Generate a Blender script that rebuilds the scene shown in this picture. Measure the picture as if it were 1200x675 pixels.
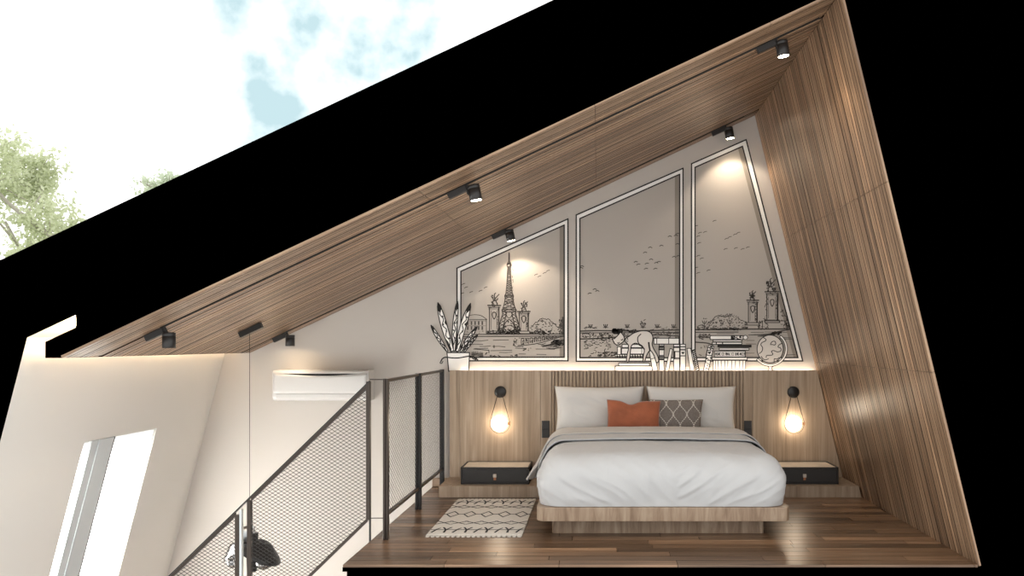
import bpy, math, random
from mathutils import Vector, noise, Matrix
random.seed(7)
for o in list(bpy.data.objects):
    bpy.data.objects.remove(o, do_unlink=True)
sc = bpy.context.scene
COL = sc.collection
PI = math.pi

# ------------------------------------------------------------------ camera
FPX = 977.6            # focal length in pixels of the 1200 px wide frame
CY, CZ = -8.037, 1.383  # camera stands in front of the cut-open loft
cam_d = bpy.data.cameras.new('camera')
cam = bpy.data.objects.new('camera', cam_d)
COL.objects.link(cam)
cam.location = (0, CY, CZ)
cam.rotation_euler = (PI / 2, 0, 0)
cam_d.sensor_width = 36
cam_d.lens = FPX / 1200 * 36
cam_d.shift_x = -100 / 1200
cam_d.shift_y = 64.5 / 1200
cam_d.clip_end = 500
sc.camera = cam

# ------------------------------------------------------------------ world (procedural sky)
SKY_BRIGHT, SKY_ROOM = 1.13, 1.03
SKY_LEFT = 0.3
WINDOW_POWER = 125
w = bpy.data.worlds.new('sky')
sc.world = w
w.use_nodes = True
nt = w.node_tree
nt.nodes.clear()
def N(t, **k):
    n = nt.nodes.new(t)
    for a, b in k.items():
        setattr(n, a, b)
    return n
L = lambda a, b: nt.links.new(a, b)
tc = N('ShaderNodeTexCoord')
nz = N('ShaderNodeTexNoise'); nz.inputs['Scale'].default_value = 9; nz.inputs['Detail'].default_value = 7
L(tc.outputs['Generated'], nz.inputs['Vector'])
def blob(px, py, rad):
    v = Vector(((px - 700) / FPX, 1, (402 - py) / FPX)).normalized()
    d = N('ShaderNodeVectorMath', operation='DISTANCE'); L(tc.outputs['Generated'], d.inputs[0]); d.inputs[1].default_value = v
    m = N('ShaderNodeMapRange'); m.inputs['From Min'].default_value = rad; m.inputs['From Max'].default_value = 0
    L(d.outputs['Value'], m.inputs['Value'])
    return m.outputs['Result']
a = N('ShaderNodeMath', operation='MAXIMUM'); L(blob(420, 45, .24), a.inputs[0]); L(blob(320, 70, .20), a.inputs[1])
b = N('ShaderNodeMath', operation='MULTIPLY_ADD'); L(nz.outputs['Fac'], b.inputs[0]); b.inputs[1].default_value = 3.0; b.inputs[2].default_value = -1.55
c_ = N('ShaderNodeMath', operation='ADD'); L(a.outputs[0], c_.inputs[0]); L(b.outputs[0], c_.inputs[1])
mr = N('ShaderNodeMapRange'); mr.inputs['From Min'].default_value = .25; mr.inputs['From Max'].default_value = .85
L(c_.outputs[0], mr.inputs['Value'])
mix = N('ShaderNodeMix', data_type='RGBA')
L(mr.outputs['Result'], mix.inputs['Factor'])
mix.inputs[6].default_value = (1.0, 1.0, .985, 1)
mix.inputs[7].default_value = (.34, .46, .49, 1)
sep = N('ShaderNodeSeparateXYZ'); L(tc.outputs['Generated'], sep.inputs[0])
# sky strength weighted by direction, brighter behind and left, added to light the room
mx = N('ShaderNodeMath', operation='MULTIPLY_ADD'); L(sep.outputs['X'], mx.inputs[0]); mx.inputs[1].default_value = -1.2; L(sep.outputs['Y'], mx.inputs[2])
m2 = N('ShaderNodeMapRange'); m2.inputs['From Min'].default_value = -.2; m2.inputs['From Max'].default_value = .8
m2.inputs['To Min'].default_value = SKY_ROOM; m2.inputs['To Max'].default_value = SKY_BRIGHT
L(mx.outputs[0], m2.inputs['Value'])
m3 = N('ShaderNodeMapRange'); m3.inputs['From Min'].default_value = -.70; m3.inputs['From Max'].default_value = -.88
m3.inputs['To Min'].default_value = 0; m3.inputs['To Max'].default_value = SKY_LEFT
L(sep.outputs['X'], m3.inputs['Value'])
sm = N('ShaderNodeMath', operation='ADD'); L(m3.outputs['Result'], sm.inputs[0]); L(m2.outputs['Result'], sm.inputs[1])
bg = N('ShaderNodeBackground'); L(mix.outputs[2], bg.inputs['Color']); L(sm.outputs[0], bg.inputs['Strength'])
wo = N('ShaderNodeOutputWorld'); L(bg.outputs[0], wo.inputs[0])

# daylight coming in at the tall window of the left wall
_al = bpy.data.lights.new('window_daylight', 'AREA'); _al.shape = 'RECTANGLE'; _al.size = 2.95; _al.size_y = .96; _al.energy = WINDOW_POWER; _al.color = (1, .97, .93)
_ao = bpy.data.objects.new('window_daylight', _al); COL.objects.link(_ao)
_ux = Vector((1 / 3.85, 0, 1)).normalized(); _wx = Vector((-1, 0, 1 / 3.85)).normalized()
_c = Vector(((31.9 - 700) / 188, -1.437, CZ - (395.6 - 402) / 188)) + _ux * ((-.87 - 1.417) / _ux.z) + _wx * .05
_ao.matrix_world = Matrix(((_ux.x, 0, _wx.x, _c.x), (0, 1, 0, _c.y), (_ux.z, 0, _wx.z, _c.z), (0, 0, 0, 1)))
# ------------------------------------------------------------------ exposure and lamp powers
sc.view_settings.view_transform = 'Standard'
sc.view_settings.look = 'None'
sc.view_settings.gamma = 1
sc.view_settings.exposure = 0.66
sc.view_settings.use_curve_mapping = False
WARM = (1.0, .84, .66)
SPOT_POWER = 34
SCONCE_EMIT = 9.5
LEDGE_EMIT = 19
COVE_EMIT = 22

# ------------------------------------------------------------------ materials
def mat(name, col, rough=.6, metal=0, spec=.5, bump=0, bscale=60, var=0, vscale=4, emit=None, estr=0, sheen=0, coat=0):
    m = bpy.data.materials.new(name); m.use_nodes = True
    t = m.node_tree; p = t.nodes['Principled BSDF']
    p.inputs['Base Color'].default_value = (*col, 1)
    p.inputs['Roughness'].default_value = rough
    p.inputs['Metallic'].default_value = metal
    p.inputs['Specular IOR Level'].default_value = spec
    if sheen: p.inputs['Sheen Weight'].default_value = sheen
    if coat: p.inputs['Coat Weight'].default_value = coat
    if emit:
        p.inputs['Emission Color'].default_value = (*emit, 1); p.inputs['Emission Strength'].default_value = estr
    if bump or var:
        tcn = t.nodes.new('ShaderNodeTexCoord')
    if bump:
        n = t.nodes.new('ShaderNodeTexNoise'); n.inputs['Scale'].default_value = bscale; n.inputs['Detail'].default_value = 4
        t.links.new(tcn.outputs['Object'], n.inputs['Vector'])
        bp = t.nodes.new('ShaderNodeBump'); bp.inputs['Strength'].default_value = bump; bp.inputs['Distance'].default_value = .004
        t.links.new(n.outputs['Fac'], bp.inputs['Height']); t.links.new(bp.outputs[0], p.inputs['Normal'])
    if var:
        n = t.nodes.new('ShaderNodeTexNoise'); n.inputs['Scale'].default_value = vscale; n.inputs['Detail'].default_value = 5
        t.links.new(tcn.outputs['Object'], n.inputs['Vector'])
        r = t.nodes.new('ShaderNodeValToRGB')
        r.color_ramp.elements[0].position = .3; r.color_ramp.elements[1].position = .7
        r.color_ramp.elements[0].color = (*[x * (1 - var) for x in col], 1)
        r.color_ramp.elements[1].color = (*[min(1, x * (1 + var)) for x in col], 1)
        t.links.new(n.outputs['Fac'], r.inputs[0]); t.links.new(r.outputs[0], p.inputs['Base Color'])
    return m

def wood(name, c0, c1, c2, grain=0, rough=.4, across=30, along=1.2, board=None, baxis=1, coat=0, bvar=.3, bump=.15, spec=.5, tone=False):
    """Grain runs along object axis `grain`; each board (pitch `board` along `baxis`) has a tone of its own."""
    m = bpy.data.materials.new(name); m.use_nodes = True
    t = m.node_tree; p = t.nodes['Principled BSDF']; k = t.links.new
    p.inputs['Roughness'].default_value = rough; p.inputs['Coat Weight'].default_value = coat
    p.inputs['Specular IOR Level'].default_value = spec
    tcn = t.nodes.new('ShaderNodeTexCoord')
    sc3 = [across] * 3; sc3[grain] = along
    mp = t.nodes.new('ShaderNodeMapping'); mp.inputs['Scale'].default_value = sc3
    src = tcn.outputs['Object']
    if board:
        sp = t.nodes.new('ShaderNodeSeparateXYZ'); k(src, sp.inputs[0])
        dv = t.nodes.new('ShaderNodeMath'); dv.operation = 'DIVIDE'; k(sp.outputs[baxis], dv.inputs[0]); dv.inputs[1].default_value = board
        fl = t.nodes.new('ShaderNodeMath'); fl.operation = 'FLOOR'; k(dv.outputs[0], fl.inputs[0])
        wn = t.nodes.new('ShaderNodeTexWhiteNoise'); wn.noise_dimensions = '1D'; k(fl.outputs[0], wn.inputs['W'])
        vm = t.nodes.new('ShaderNodeVectorMath'); vm.operation = 'MULTIPLY_ADD'
        k(wn.outputs['Color'], vm.inputs[0]); vm.inputs[1].default_value = (9, 9, 9); k(src, vm.inputs[2]); src = vm.outputs[0]
    k(src, mp.inputs['Vector'])
    n = t.nodes.new('ShaderNodeTexNoise'); n.inputs['Scale'].default_value = 1; n.inputs['Detail'].default_value = 6
    n.inputs['Roughness'].default_value = .62; n.inputs['Distortion'].default_value = .6
    k(mp.outputs[0], n.inputs['Vector'])
    r = t.nodes.new('ShaderNodeValToRGB'); e = r.color_ramp.elements
    e[0].position = .3; e[0].color = (*c0, 1); e[1].position = .72; e[1].color = (*c2, 1)
    q = e.new(.5); q.color = (*c1, 1)
    k(n.outputs['Fac'], r.inputs[0]); out = r.outputs[0]
    if board:
        rm = t.nodes.new('ShaderNodeMapRange'); k(wn.outputs['Value'], rm.inputs['Value'])
        rm.inputs['To Min'].default_value = 1 - bvar; rm.inputs['To Max'].default_value = 1 + bvar
        vs = t.nodes.new('ShaderNodeVectorMath'); vs.operation = 'SCALE'; k(out, vs.inputs[0]); k(rm.outputs[0], vs.inputs['Scale']); out = vs.outputs[0]
    if tone:
        ta = t.nodes.new('ShaderNodeAttribute'); ta.attribute_name = 'tone'
        vs2 = t.nodes.new('ShaderNodeVectorMath'); vs2.operation = 'SCALE'; k(out, vs2.inputs[0]); k(ta.outputs['Fac'], vs2.inputs['Scale']); out = vs2.outputs[0]
    k(out, p.inputs['Base Color'])
    bp = t.nodes.new('ShaderNodeBump'); bp.inputs['Strength'].default_value = bump; bp.inputs['Distance'].default_value = .003
    k(n.outputs['Fac'], bp.inputs['Height']); k(bp.outputs[0], p.inputs['Normal'])
    return m

M = {}
M['cut'] = mat('cut_black', (0, 0, 0), 1, spec=0)
M['plaster'] = mat('plaster', (.70, .67, .625), .85, bump=.05, bscale=220)
M['paper'] = mat('wall_paper', (.535, .492, .445), .8, bump=.04, bscale=300)
M['pane_paint'] = mat('mural_pane_paint', (.45, .41, .365), .8, bump=.04, bscale=300)
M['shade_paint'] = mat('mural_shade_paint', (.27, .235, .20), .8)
M['white_paint'] = mat('mural_white_paint', (.90, .88, .84), .8)
M['cat_paint'] = mat('mural_cat_paint', (.68, .64, .59), .8)
M['ink'] = mat('mural_ink', (.018, .016, .015), .8)
M['ink_soft'] = mat('mural_soft_ink', (.08, .07, .062), .8)
SP = 2.837 / 60
M['slat'] = wood('slat_wood', (.095, .052, .028), (.255, .155, .09), (.43, .295, .185), 0, .36, 60, .9, SP, 1, bvar=.22, bump=.35, tone=True)
M['slat_edge'] = mat('gap_shade_slat_edge', (.040, .024, .015), .7)  # shade between the boards, put into the colour of their sides
M['plank'] = wood('floor_wood', (.035, .017, .009), (.14, .078, .042), (.36, .225, .135), 0, .3, 62, .9, 2.837 / 26, 1, bvar=.15, bump=.22, tone=True)
M['oak'] = wood('light_oak', (.24, .17, .11), (.37, .275, .19), (.50, .39, .285), 2, .5, 22, .8)
M['oak_x'] = wood('light_oak_plinth', (.235, .165, .11), (.345, .255, .178), (.46, .36, .265), 2, .5, 24, 1.2)
M['bedwood'] = wood('bed_oak', (.17, .105, .062), (.29, .20, .132), (.43, .33, .235), 2, .45, 20, 2.2)
M['black_metal'] = mat('black_metal', (.02, .018, .017), .38, metal=.3)
M['bronze'] = mat('dark_bronze_metal', (.055, .043, .035), .32, metal=.7)
M['spot_black'] = mat('spot_black', (.018, .016, .015), .45)
M['track'] = mat('track_black', (.01, .009, .008), .6)
M['chrome'] = mat('brushed_steel', (.55, .57, .58), .28, metal=1)
M['copper'] = mat('copper', (.65, .33, .18), .35, metal=.8)
M['leather'] = mat('tan_leather', (.42, .17, .075), .55, bump=.2, bscale=200)
M['nickel'] = mat('pale_nickel', (.62, .55, .48), .35, metal=.7)
M['black_wood'] = mat('black_wood', (.026, .024, .023), .5, bump=.1, bscale=90)
M['stone'] = mat('pale_travertine', (.56, .49, .41), .35, var=.12, vscale=7)
M['linen'] = mat('white_linen', (.49, .49, .49), .85, bump=.12, bscale=260, sheen=.2)
M['pillow_linen'] = mat('pillow_linen', (.66, .645, .62), .85, bump=.12, bscale=260, sheen=.2)
M['sheet'] = mat('warm_white_sheet', (.53, .505, .475), .85, bump=.12, bscale=260, sheen=.2)
M['piping'] = mat('slate_piping', (.26, .28, .31), .7)
M['rust'] = mat('rust_velvet', (.34, .095, .038), .75, bump=.35, bscale=90, var=.18, vscale=9, sheen=.3)
M['white_plastic'] = mat('white_plastic', (.66, .64, .61), .35)
M['dark_gap'] = mat('dark_gap', (.01, .01, .01), .9)
M['grey_alu'] = mat('grey_window_frame', (.55, .58, .59), .45)
M['grey_alu_dark'] = mat('dark_window_gasket', (.09, .095, .10), .5)
M['rug'] = mat('cream_wool', (.66, .62, .56), .95, bump=.7, bscale=240, var=.06, vscale=60)
M['rug_ink'] = mat('black_wool', (.03, .027, .025), .95, bump=.5, bscale=240)
M['white_soft'] = mat('white_soffit', (.78, .74, .68), .8)
M['ground'] = mat('grass_ground', (.34, .38, .24), .95, var=.2, vscale=.4)
M['bark'] = mat('grey_bark', (.42, .39, .34), .9)
def leafm(name, col):
    m = mat(name, col, .6, var=.15, vscale=.8); t = m.node_tree; p = t.nodes['Principled BSDF']
    tl = t.nodes.new('ShaderNodeBsdfTranslucent'); tl.inputs[0].default_value = (*col, 1); mx_ = t.nodes.new('ShaderNodeMixShader'); mx_.inputs[0].default_value = .5
    t.links.new(p.outputs[0], mx_.inputs[1]); t.links.new(tl.outputs[0], mx_.inputs[2]); t.links.new(mx_.outputs[0], t.nodes['Material Output'].inputs[0]); return m
M['leaf'] = leafm('hazed_sage_leaf', (.66, .70, .50)); M['leaf2'] = leafm('hazed_grey_green_leaf', (.60, .66, .52))  # paleness of distant haze mixed into the leaf colours
M['globe'] = mat('opal_glass', (.9, .9, .88), .3, emit=(1, .84, .64), estr=SCONCE_EMIT)
M['led_spot'] = mat('spot_led', (.9, .9, .9), .4, emit=(1, .80, .55), estr=30)
M['led_strip'] = mat('led_strip', (.9, .9, .9), .4, emit=(1, .86, .68), estr=LEDGE_EMIT)
M['led_cove'] = mat('led_cove', (.9, .9, .9), .4, emit=(1, .76, .5), estr=COVE_EMIT)
# frosted glass: the window reads as plain white daylight
g = bpy.data.materials.new('frosted_glass'); g.use_nodes = True; t = g.node_tree; t.nodes.clear()
o1 = t.nodes.new('ShaderNodeOutputMaterial'); m1 = t.nodes.new('ShaderNodeMixShader'); tr = t.nodes.new('ShaderNodeBsdfTranslucent'); tr.inputs[0].default_value = (.95, .96, .96, 1); gl = t.nodes.new('ShaderNodeBsdfGlossy')
gl.inputs['Roughness'].default_value = .02; m1.inputs[0].default_value = .06
t.links.new(tr.outputs[0], m1.inputs[1]); t.links.new(gl.outputs[0], m1.inputs[2]); t.links.new(m1.outputs[0], o1.inputs[0])
M['glass'] = g
# smoked glass of the pendant
g = bpy.data.materials.new('smoked_glass'); g.use_nodes = True; t = g.node_tree; t.nodes.clear()
o1 = t.nodes.new('ShaderNodeOutputMaterial'); m1 = t.nodes.new('ShaderNodeMixShader'); tr = t.nodes.new('ShaderNodeBsdfTransparent'); gl = t.nodes.new('ShaderNodeBsdfGlossy')
gl.inputs['Roughness'].default_value = .06; tr.inputs[0].default_value = (.55, .55, .55, 1); m1.inputs[0].default_value = .35
t.links.new(tr.outputs[0], m1.inputs[1]); t.links.new(gl.outputs[0], m1.inputs[2]); t.links.new(m1.outputs[0], o1.inputs[0])
M['smoke'] = g
# grey cushion with a dotted white trellis
def trellis():
    m = mat('grey_trellis_fabric', (.20, .17, .15), .9, bump=.3, bscale=150)
    t = m.node_tree; p = t.nodes['Principled BSDF']; k = t.links.new
    def mth(op, a, b=None, c=None):
        n = t.nodes.new('ShaderNodeMath'); n.operation = op
        for i, v in enumerate((a, b, c)):
            if v is None: continue
            if isinstance(v, (int, float)): n.inputs[i].default_value = v
            else: k(v, n.inputs[i])
        return n.outputs[0]
    tcn = t.nodes.new('ShaderNodeTexCoord'); s = t.nodes.new('ShaderNodeSeparateXYZ'); k(tcn.outputs['Object'], s.inputs[0])
    x, z = s.outputs[0], s.outputs[2]
    P = .0625
    cs = mth('MULTIPLY', mth('COSINE', mth('MULTIPLY', z, 2 * PI / .20)), P / 2 * .93)
    e = mth('ABSOLUTE', mth('SUBTRACT', mth('FLOORED_MODULO', mth('SUBTRACT', x, cs), 2 * P), P))
    o = mth('ABSOLUTE', mth('SUBTRACT', mth('FLOORED_MODULO', mth('ADD', mth('ADD', x, cs), P), 2 * P), P))
    d = mth('MINIMUM', e, o)
    line = mth('LESS_THAN', d, .0046)
    dots = mth('GREATER_THAN', mth('SINE', mth('MULTIPLY', mth('ADD', z, mth('MULTIPLY', x, .0)), 2 * PI / .016)), -.5)
    f = mth('MULTIPLY', line, dots)
    nz = t.nodes.new('ShaderNodeTexNoise'); nz.inputs['Scale'].default_value = 70; k(tcn.outputs['Object'], nz.inputs[0])
    r = t.nodes.new('ShaderNodeValToRGB'); r.color_ramp.elements[0].color = (.13, .11, .095, 1); r.color_ramp.elements[1].color = (.27, .235, .21, 1); k(nz.outputs[0], r.inputs[0])
    mxx = t.nodes.new('ShaderNodeMix'); mxx.data_type = 'RGBA'; k(f, mxx.inputs['Factor']); k(r.outputs[0], mxx.inputs[6]); mxx.inputs[7].default_value = (.72, .68, .62, 1)
    k(mxx.outputs[2], p.inputs['Base Color'])
    return m
M['trellis'] = trellis()

# ------------------------------------------------------------------ mesh builder
class MB:
    def __init__(s): s.v = []; s.f = []; s.m = []; s.sm = []; s.t = []; s.tone = None
    def add(s, vs, fs, mi=0, smooth=False):
        b = len(s.v); s.v += [tuple(v) for v in vs]
        for f in fs: s.f.append(tuple(b + i for i in f)); s.m.append(mi); s.sm.append(smooth); s.t.append(s.tone or 1.0)
    def box(s, x0, x1, y0, y1, z0, z1, mi=0, bev=0, mtx=None):
        x0, x1 = sorted((x0, x1)); y0, y1 = sorted((y0, y1)); z0, z1 = sorted((z0, z1))
        if bev <= 0:
            vs = [(x, y, z) for x in (x0, x1) for y in (y0, y1) for z in (z0, z1)]
            fs = [(0, 1, 3, 2), (4, 6, 7, 5), (0, 4, 5, 1), (2, 3, 7, 6), (0, 2, 6, 4), (1, 5, 7, 3)]
        else:
            b = min(bev, (x1 - x0) / 2.01, (y1 - y0) / 2.01, (z1 - z0) / 2.01)
            vs = []; idx = {}
            for i, x in enumerate((x0, x1)):
                for j, y in enumerate((y0, y1)):
                    for k, z in enumerate((z0, z1)):
                        sx, sy, sz = (b if i == 0 else -b), (b if j == 0 else -b), (b if k == 0 else -b)
                        for a, q in enumerate(((x, y + sy, z + sz), (x + sx, y, z + sz), (x + sx, y + sy, z))):
                            idx[i, j, k, a] = len(vs); vs.append(q)
            fs = []
            for a in range(3):
                for e in (0, 1):
                    o = [q for q in range(3) if q != a]
                    loop = []
                    for (p, q) in ((0, 0), (1, 0), (1, 1), (0, 1)):
                        ijk = [0, 0, 0]; ijk[a] = e; ijk[o[0]] = p; ijk[o[1]] = q
                        loop.append(idx[ijk[0], ijk[1], ijk[2], a])
                    flip = (e == 1) == (a == 1)
                    fs.append(tuple(reversed(loop)) if flip else tuple(loop))
            for a in range(3):
                o = [q for q in range(3) if q != a]
                for p in (0, 1):
                    for q in (0, 1):
                        A = [0, 0, 0]; A[o[0]] = p; A[o[1]] = q; B = A[:]; B[a] = 1
                        fs.append((idx[(*A, o[0])], idx[(*A, o[1])], idx[(*B, o[1])], idx[(*B, o[0])]))
            for i in (0, 1):
                for j in (0, 1):
                    for k in (0, 1): fs.append((idx[i, j, k, 0], idx[i, j, k, 1], idx[i, j, k, 2]))
        if mtx: vs = [mtx @ Vector(v) for v in vs]
        s.add(vs, fs, mi)
    def prism(s, poly, y0, y1, mis=None, mcap=0):
        """poly of (x, z), extruded along Y; mis gives a material for each edge."""
        n = len(poly)
        vs = [(x, y0, z) for x, z in poly] + [(x, y1, z) for x, z in poly]
        s.add(vs, [tuple(range(n)), tuple(reversed(range(n, 2 * n)))], mcap)
        for i in range(n):
            j = (i + 1) % n
            s.add([vs[i], vs[j], vs[n + j], vs[n + i]], [(0, 1, 2, 3)], mis[i] if mis else 0)
    def tube(s, pts, r, seg=8, mi=0, closed=False, caps=True, smooth=True):
        pts = [Vector(p) for p in pts]; n = len(pts); rs = r if isinstance(r, (list, tuple)) else [r] * n
        rings = []; prev = None
        for i, p in enumerate(pts):
            if closed: d = pts[(i + 1) % n] - pts[i - 1]
            else: d = pts[min(i + 1, n - 1)] - pts[max(i - 1, 0)]
            d.normalize()
            if prev is None:
                u = d.orthogonal().normalized()
            else:
                u = (prev - d * prev.dot(d)); u = u.normalized() if u.length > 1e-6 else d.orthogonal().normalized()
            prev = u; v = d.cross(u)
            rings.append([p + (u * math.cos(2 * PI * k / seg) + v * math.sin(2 * PI * k / seg)) * rs[i] for k in range(seg)])
        vs = [q for R in rings for q in R]; fs = []
        for i in range(n if closed else n - 1):
            a, b = i * seg, ((i + 1) % n) * seg
            for k in range(seg): fs.append((a + k, a + (k + 1) % seg, b + (k + 1) % seg, b + k))
        s.add(vs, fs, mi, smooth)
        if caps and not closed:
            s.add(rings[0], [tuple(reversed(range(seg)))], mi); s.add(rings[-1], [tuple(range(seg))], mi)
    def lathe(s, prof, c=(0, 0, 0), seg=32, mi=0, mtx=None, smooth=True):
        """prof of (r, z) turned about Z."""
        vs = []; n = len(prof)
        for r, z in prof:
            for k in range(seg):
                a = 2 * PI * k / seg; vs.append(Vector((r * math.cos(a), r * math.sin(a), z)))
        if mtx: vs = [mtx @ v for v in vs]
        vs = [v + Vector(c) for v in vs]
        fs = []
        for i in range(n - 1):
            for k in range(seg): fs.append((i * seg + k, i * seg + (k + 1) % seg, (i + 1) * seg + (k + 1) % seg, (i + 1) * seg + k))
        s.add(vs, fs, mi, smooth)
        if prof[0][0] > 1e-5: s.add(vs[:seg], [tuple(reversed(range(seg)))], mi)
        if prof[-1][0] > 1e-5: s.add(vs[-seg:], [tuple(range(seg))], mi)
    def grid(s, fn, nu, nv, mi=0, smooth=True):
        vs = [fn(i / nu, j / nv) for j in range(nv + 1) for i in range(nu + 1)]
        fs = [(j * (nu + 1) + i, j * (nu + 1) + i + 1, (j + 1) * (nu + 1) + i + 1, (j + 1) * (nu + 1) + i) for j in range(nv) for i in range(nu)]
        s.add(vs, fs, mi, smooth)
    def ribbon(s, pts, wd, y, mi=0):
        """flat stroke in the XZ plane at depth y, facing the room"""
        n = len(pts)
        for i in range(n - 1):
            (x0, z0), (x1, z1) = pts[i], pts[i + 1]
            dx, dz = x1 - x0, z1 - z0; l = math.hypot(dx, dz)
            if l < 1e-7: continue
            w0 = wd[i] if isinstance(wd, (list, tuple)) else wd; w1 = wd[i + 1] if isinstance(wd, (list, tuple)) else wd
            ex, ez = dx / l * min(w0, w1) * .4, dz / l * min(w0, w1) * .4
            nx, nz = -dz / l, dx / l
            yy = y - (i % 2) * 1.5e-5
            s.add([(x0 - ex + nx * w0 / 2, yy, z0 - ez + nz * w0 / 2), (x0 - ex - nx * w0 / 2, yy, z0 - ez - nz * w0 / 2),
                   (x1 + ex - nx * w1 / 2, yy, z1 + ez - nz * w1 / 2), (x1 + ex + nx * w1 / 2, yy, z1 + ez + nz * w1 / 2)], [(0, 1, 2, 3)], mi)
    def build(s, name, mats, parent=None, weld=0, loc=None, rot=None):
        me = bpy.data.meshes.new(name); me.from_pydata(s.v, [], s.f)
        if not isinstance(mats, (list, tuple)): mats = [mats]
        for m_ in mats: me.materials.append(M[m_] if isinstance(m_, str) else m_)
        me.polygons.foreach_set('material_index', s.m); me.polygons.foreach_set('use_smooth', s.sm)
        if s.tone is not None:
            at = me.attributes.new('tone', 'FLOAT', 'FACE'); at.data.foreach_set('value', s.t)
        import bmesh
        bm = bmesh.new(); bm.from_mesh(me)
        if weld: bmesh.ops.remove_doubles(bm, verts=bm.verts, dist=weld)
        if weld >= 0: pass
        bm.to_mesh(me); bm.free(); me.update()
        o = bpy.data.objects.new(name, me); COL.objects.link(o)
        if loc: o.location = loc
        if rot: o.rotation_euler = rot
        if parent: o.parent = parent
        return o

def tag(o, label=None, cat=None, group=None, kind=None):
    for k, v in (('label', label), ('category', cat), ('group', group), ('kind', kind)):
        if v: o[k] = v
    return o
def struct(o): o['kind'] = 'structure'; return o
def thing(name, label, cat, loc=(0, 0, 0), rot=(0, 0, 0), group=None):
    o = bpy.data.objects.new(name, None); COL.objects.link(o); o.location = loc; o.rotation_euler = rot
    o.empty_display_size = .1
    return tag(o, label, cat, group)
def copy_tree(o, parent=None):
    c = o.copy(); COL.objects.link(c); c.parent = parent
    for ch in [q for q in bpy.data.objects if q.parent == o]: copy_tree(ch, c)
    return c
def recalc(o):
    import bmesh
    bm = bmesh.new(); bm.from_mesh(o.data); bmesh.ops.recalc_face_normals(bm, faces=bm.faces); bm.to_mesh(o.data); bm.free(); return o
def subsurf(o, lv=1):
    md = o.modifiers.new('sub', 'SUBSURF'); md.levels = lv; md.render_levels = lv; return o

FY = CY + 5.2              # the cut plane of the section, Y = -2.837
def F(px, py): return ((px - 700) / 188, CZ - (py - 402) / 188)     # a point of the section drawing
WS = FPX / 8.037
def Wp(px, py): return ((px - 700) / WS, CZ - (py - 402) / WS)      # a point of the mural on the back wall

# ------------------------------------------------------------------ building shell
SL = math.atan(.4705)
KL = 1 / 3.85
def off_line(p, n, d): return (p[0] + n[0] * d, p[1] + n[1] * d)
nc = (-math.sin(SL), math.cos(SL))                       # ceiling outward normal
apex = F(984.7, -9.5); low = F(72.6, 419.6)
BT = .016                                                # board thickness
kr = 1 / 4.17
nr = Vector((1, kr)).normalized()                        # right wall outward normal (x, z)
def mitre(d):
    a1 = math.atan2(apex[1] - low[1], apex[0] - low[0]); p = off_line(apex, nc, d); q = (apex[0] + nr[0] * d, apex[1] + nr[1] * d)
    u = (math.cos(a1), math.sin(a1)); v = (nr[1], -nr[0])
    det = u[0] * -v[1] + v[0] * u[1]; t_ = ((q[0] - p[0]) * -v[1] + v[0] * (q[1] - p[1])) / det
    return (p[0] + u[0] * t_, p[1] + u[1] * t_)
roof = MB()
rp = [F(31.9, 395.6), F(88.7, 369.2), F(88.7, 383.7), F(53, 400.5), F(53, 419.6), F(72.6, 419.6),
      off_line(low, nc, BT), mitre(BT), F(1300, -306.9), F(-60, 333.2), F(-60, 395.6)]
roof.prism(rp, FY, .15, mis=[1, 2, 1, 1, 1, 0, 0, 0, 0, 0, 0])
struct(roof.build('roof', ['cut', 'white_soft', 'white_soft']))
rt = MB()
base_r = F(1146.5, 662)
rq = [mitre(BT), F(1300, -306.9), F(1345, -306.9), F(1345, 1180), F(1270, 1180), (base_r[0] + nr[0] * BT, base_r[1] + nr[1] * BT)]
rt.prism(rq, FY, .15)
struct(rt.build('wall_right', ['cut']))
fl = MB()
fq = [(F(401.3, 662)[0], -BT), (F(1150, 662)[0], -BT), (F(1200, 760)[0], F(0, 712)[1]), (F(406.5, 0)[0], F(0, 712)[1]), F(406.5, 670), F(401.3, 670)]
fl.prism(fq, FY, 0, mis=[0, 0, 1, 1, 1, 1])
struct(fl.build('floor_slab', ['cut', 'plaster']))
# boards of the ceiling: local x runs up the slope, local y = depth from the cut
clen = math.hypot(apex[0] - low[0], apex[1] - low[1])
TRK = [(CY + 5.591) - FY, (CY + 7.83) - FY]
def slat(mb, x0, x1, y0, y1, z0, z1, first):
    vs = [(x, y, z) for x in (x0, x1) for y in (y0, y1) for z in (z0, z1)]
    mb.add(vs, [(0, 1, 3, 2), (4, 6, 7, 5), (0, 2, 6, 4), (1, 5, 7, 3)], 0)
    mb.add([vs[0], vs[4], vs[5], vs[1]], [(0, 1, 2, 3)], 0 if first else 1); mb.add([vs[2], vs[3], vs[7], vs[6]], [(0, 1, 2, 3)], 1)   # slat sides coloured dark to stand for shade in the gaps
cb = MB()
for i in range(60):
    y0 = i * SP; y1 = y0 + SP - .0065; row = random.uniform(.68, 1.32)
    if any(y0 - .02 < tt < y1 + .02 for tt in TRK):
        pass
    s0 = 0.0; tgap = .003 * random.random()
    js = [0, 1.245, 2.455, 3.675, 4.885, clen + .004]
    for a_, b_ in zip(js[:-1], js[1:]):
        j0 = a_ + (.0015 if a_ else 0); j1 = b_ - .0015
        lo = tgap
        if any(y0 < tt + .010 and y1 > tt - .010 for tt in TRK): lo = .009     # recess that takes the track
        cb.tone = row * random.uniform(.94, 1.06); slat(cb, j0, j1, y0, y1, lo, BT, i == 0)
cl = cb.build('ceiling', ['slat', 'slat_edge'], loc=(low[0], FY, low[1]), rot=(0, -SL, 0)); struct(cl)
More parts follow.
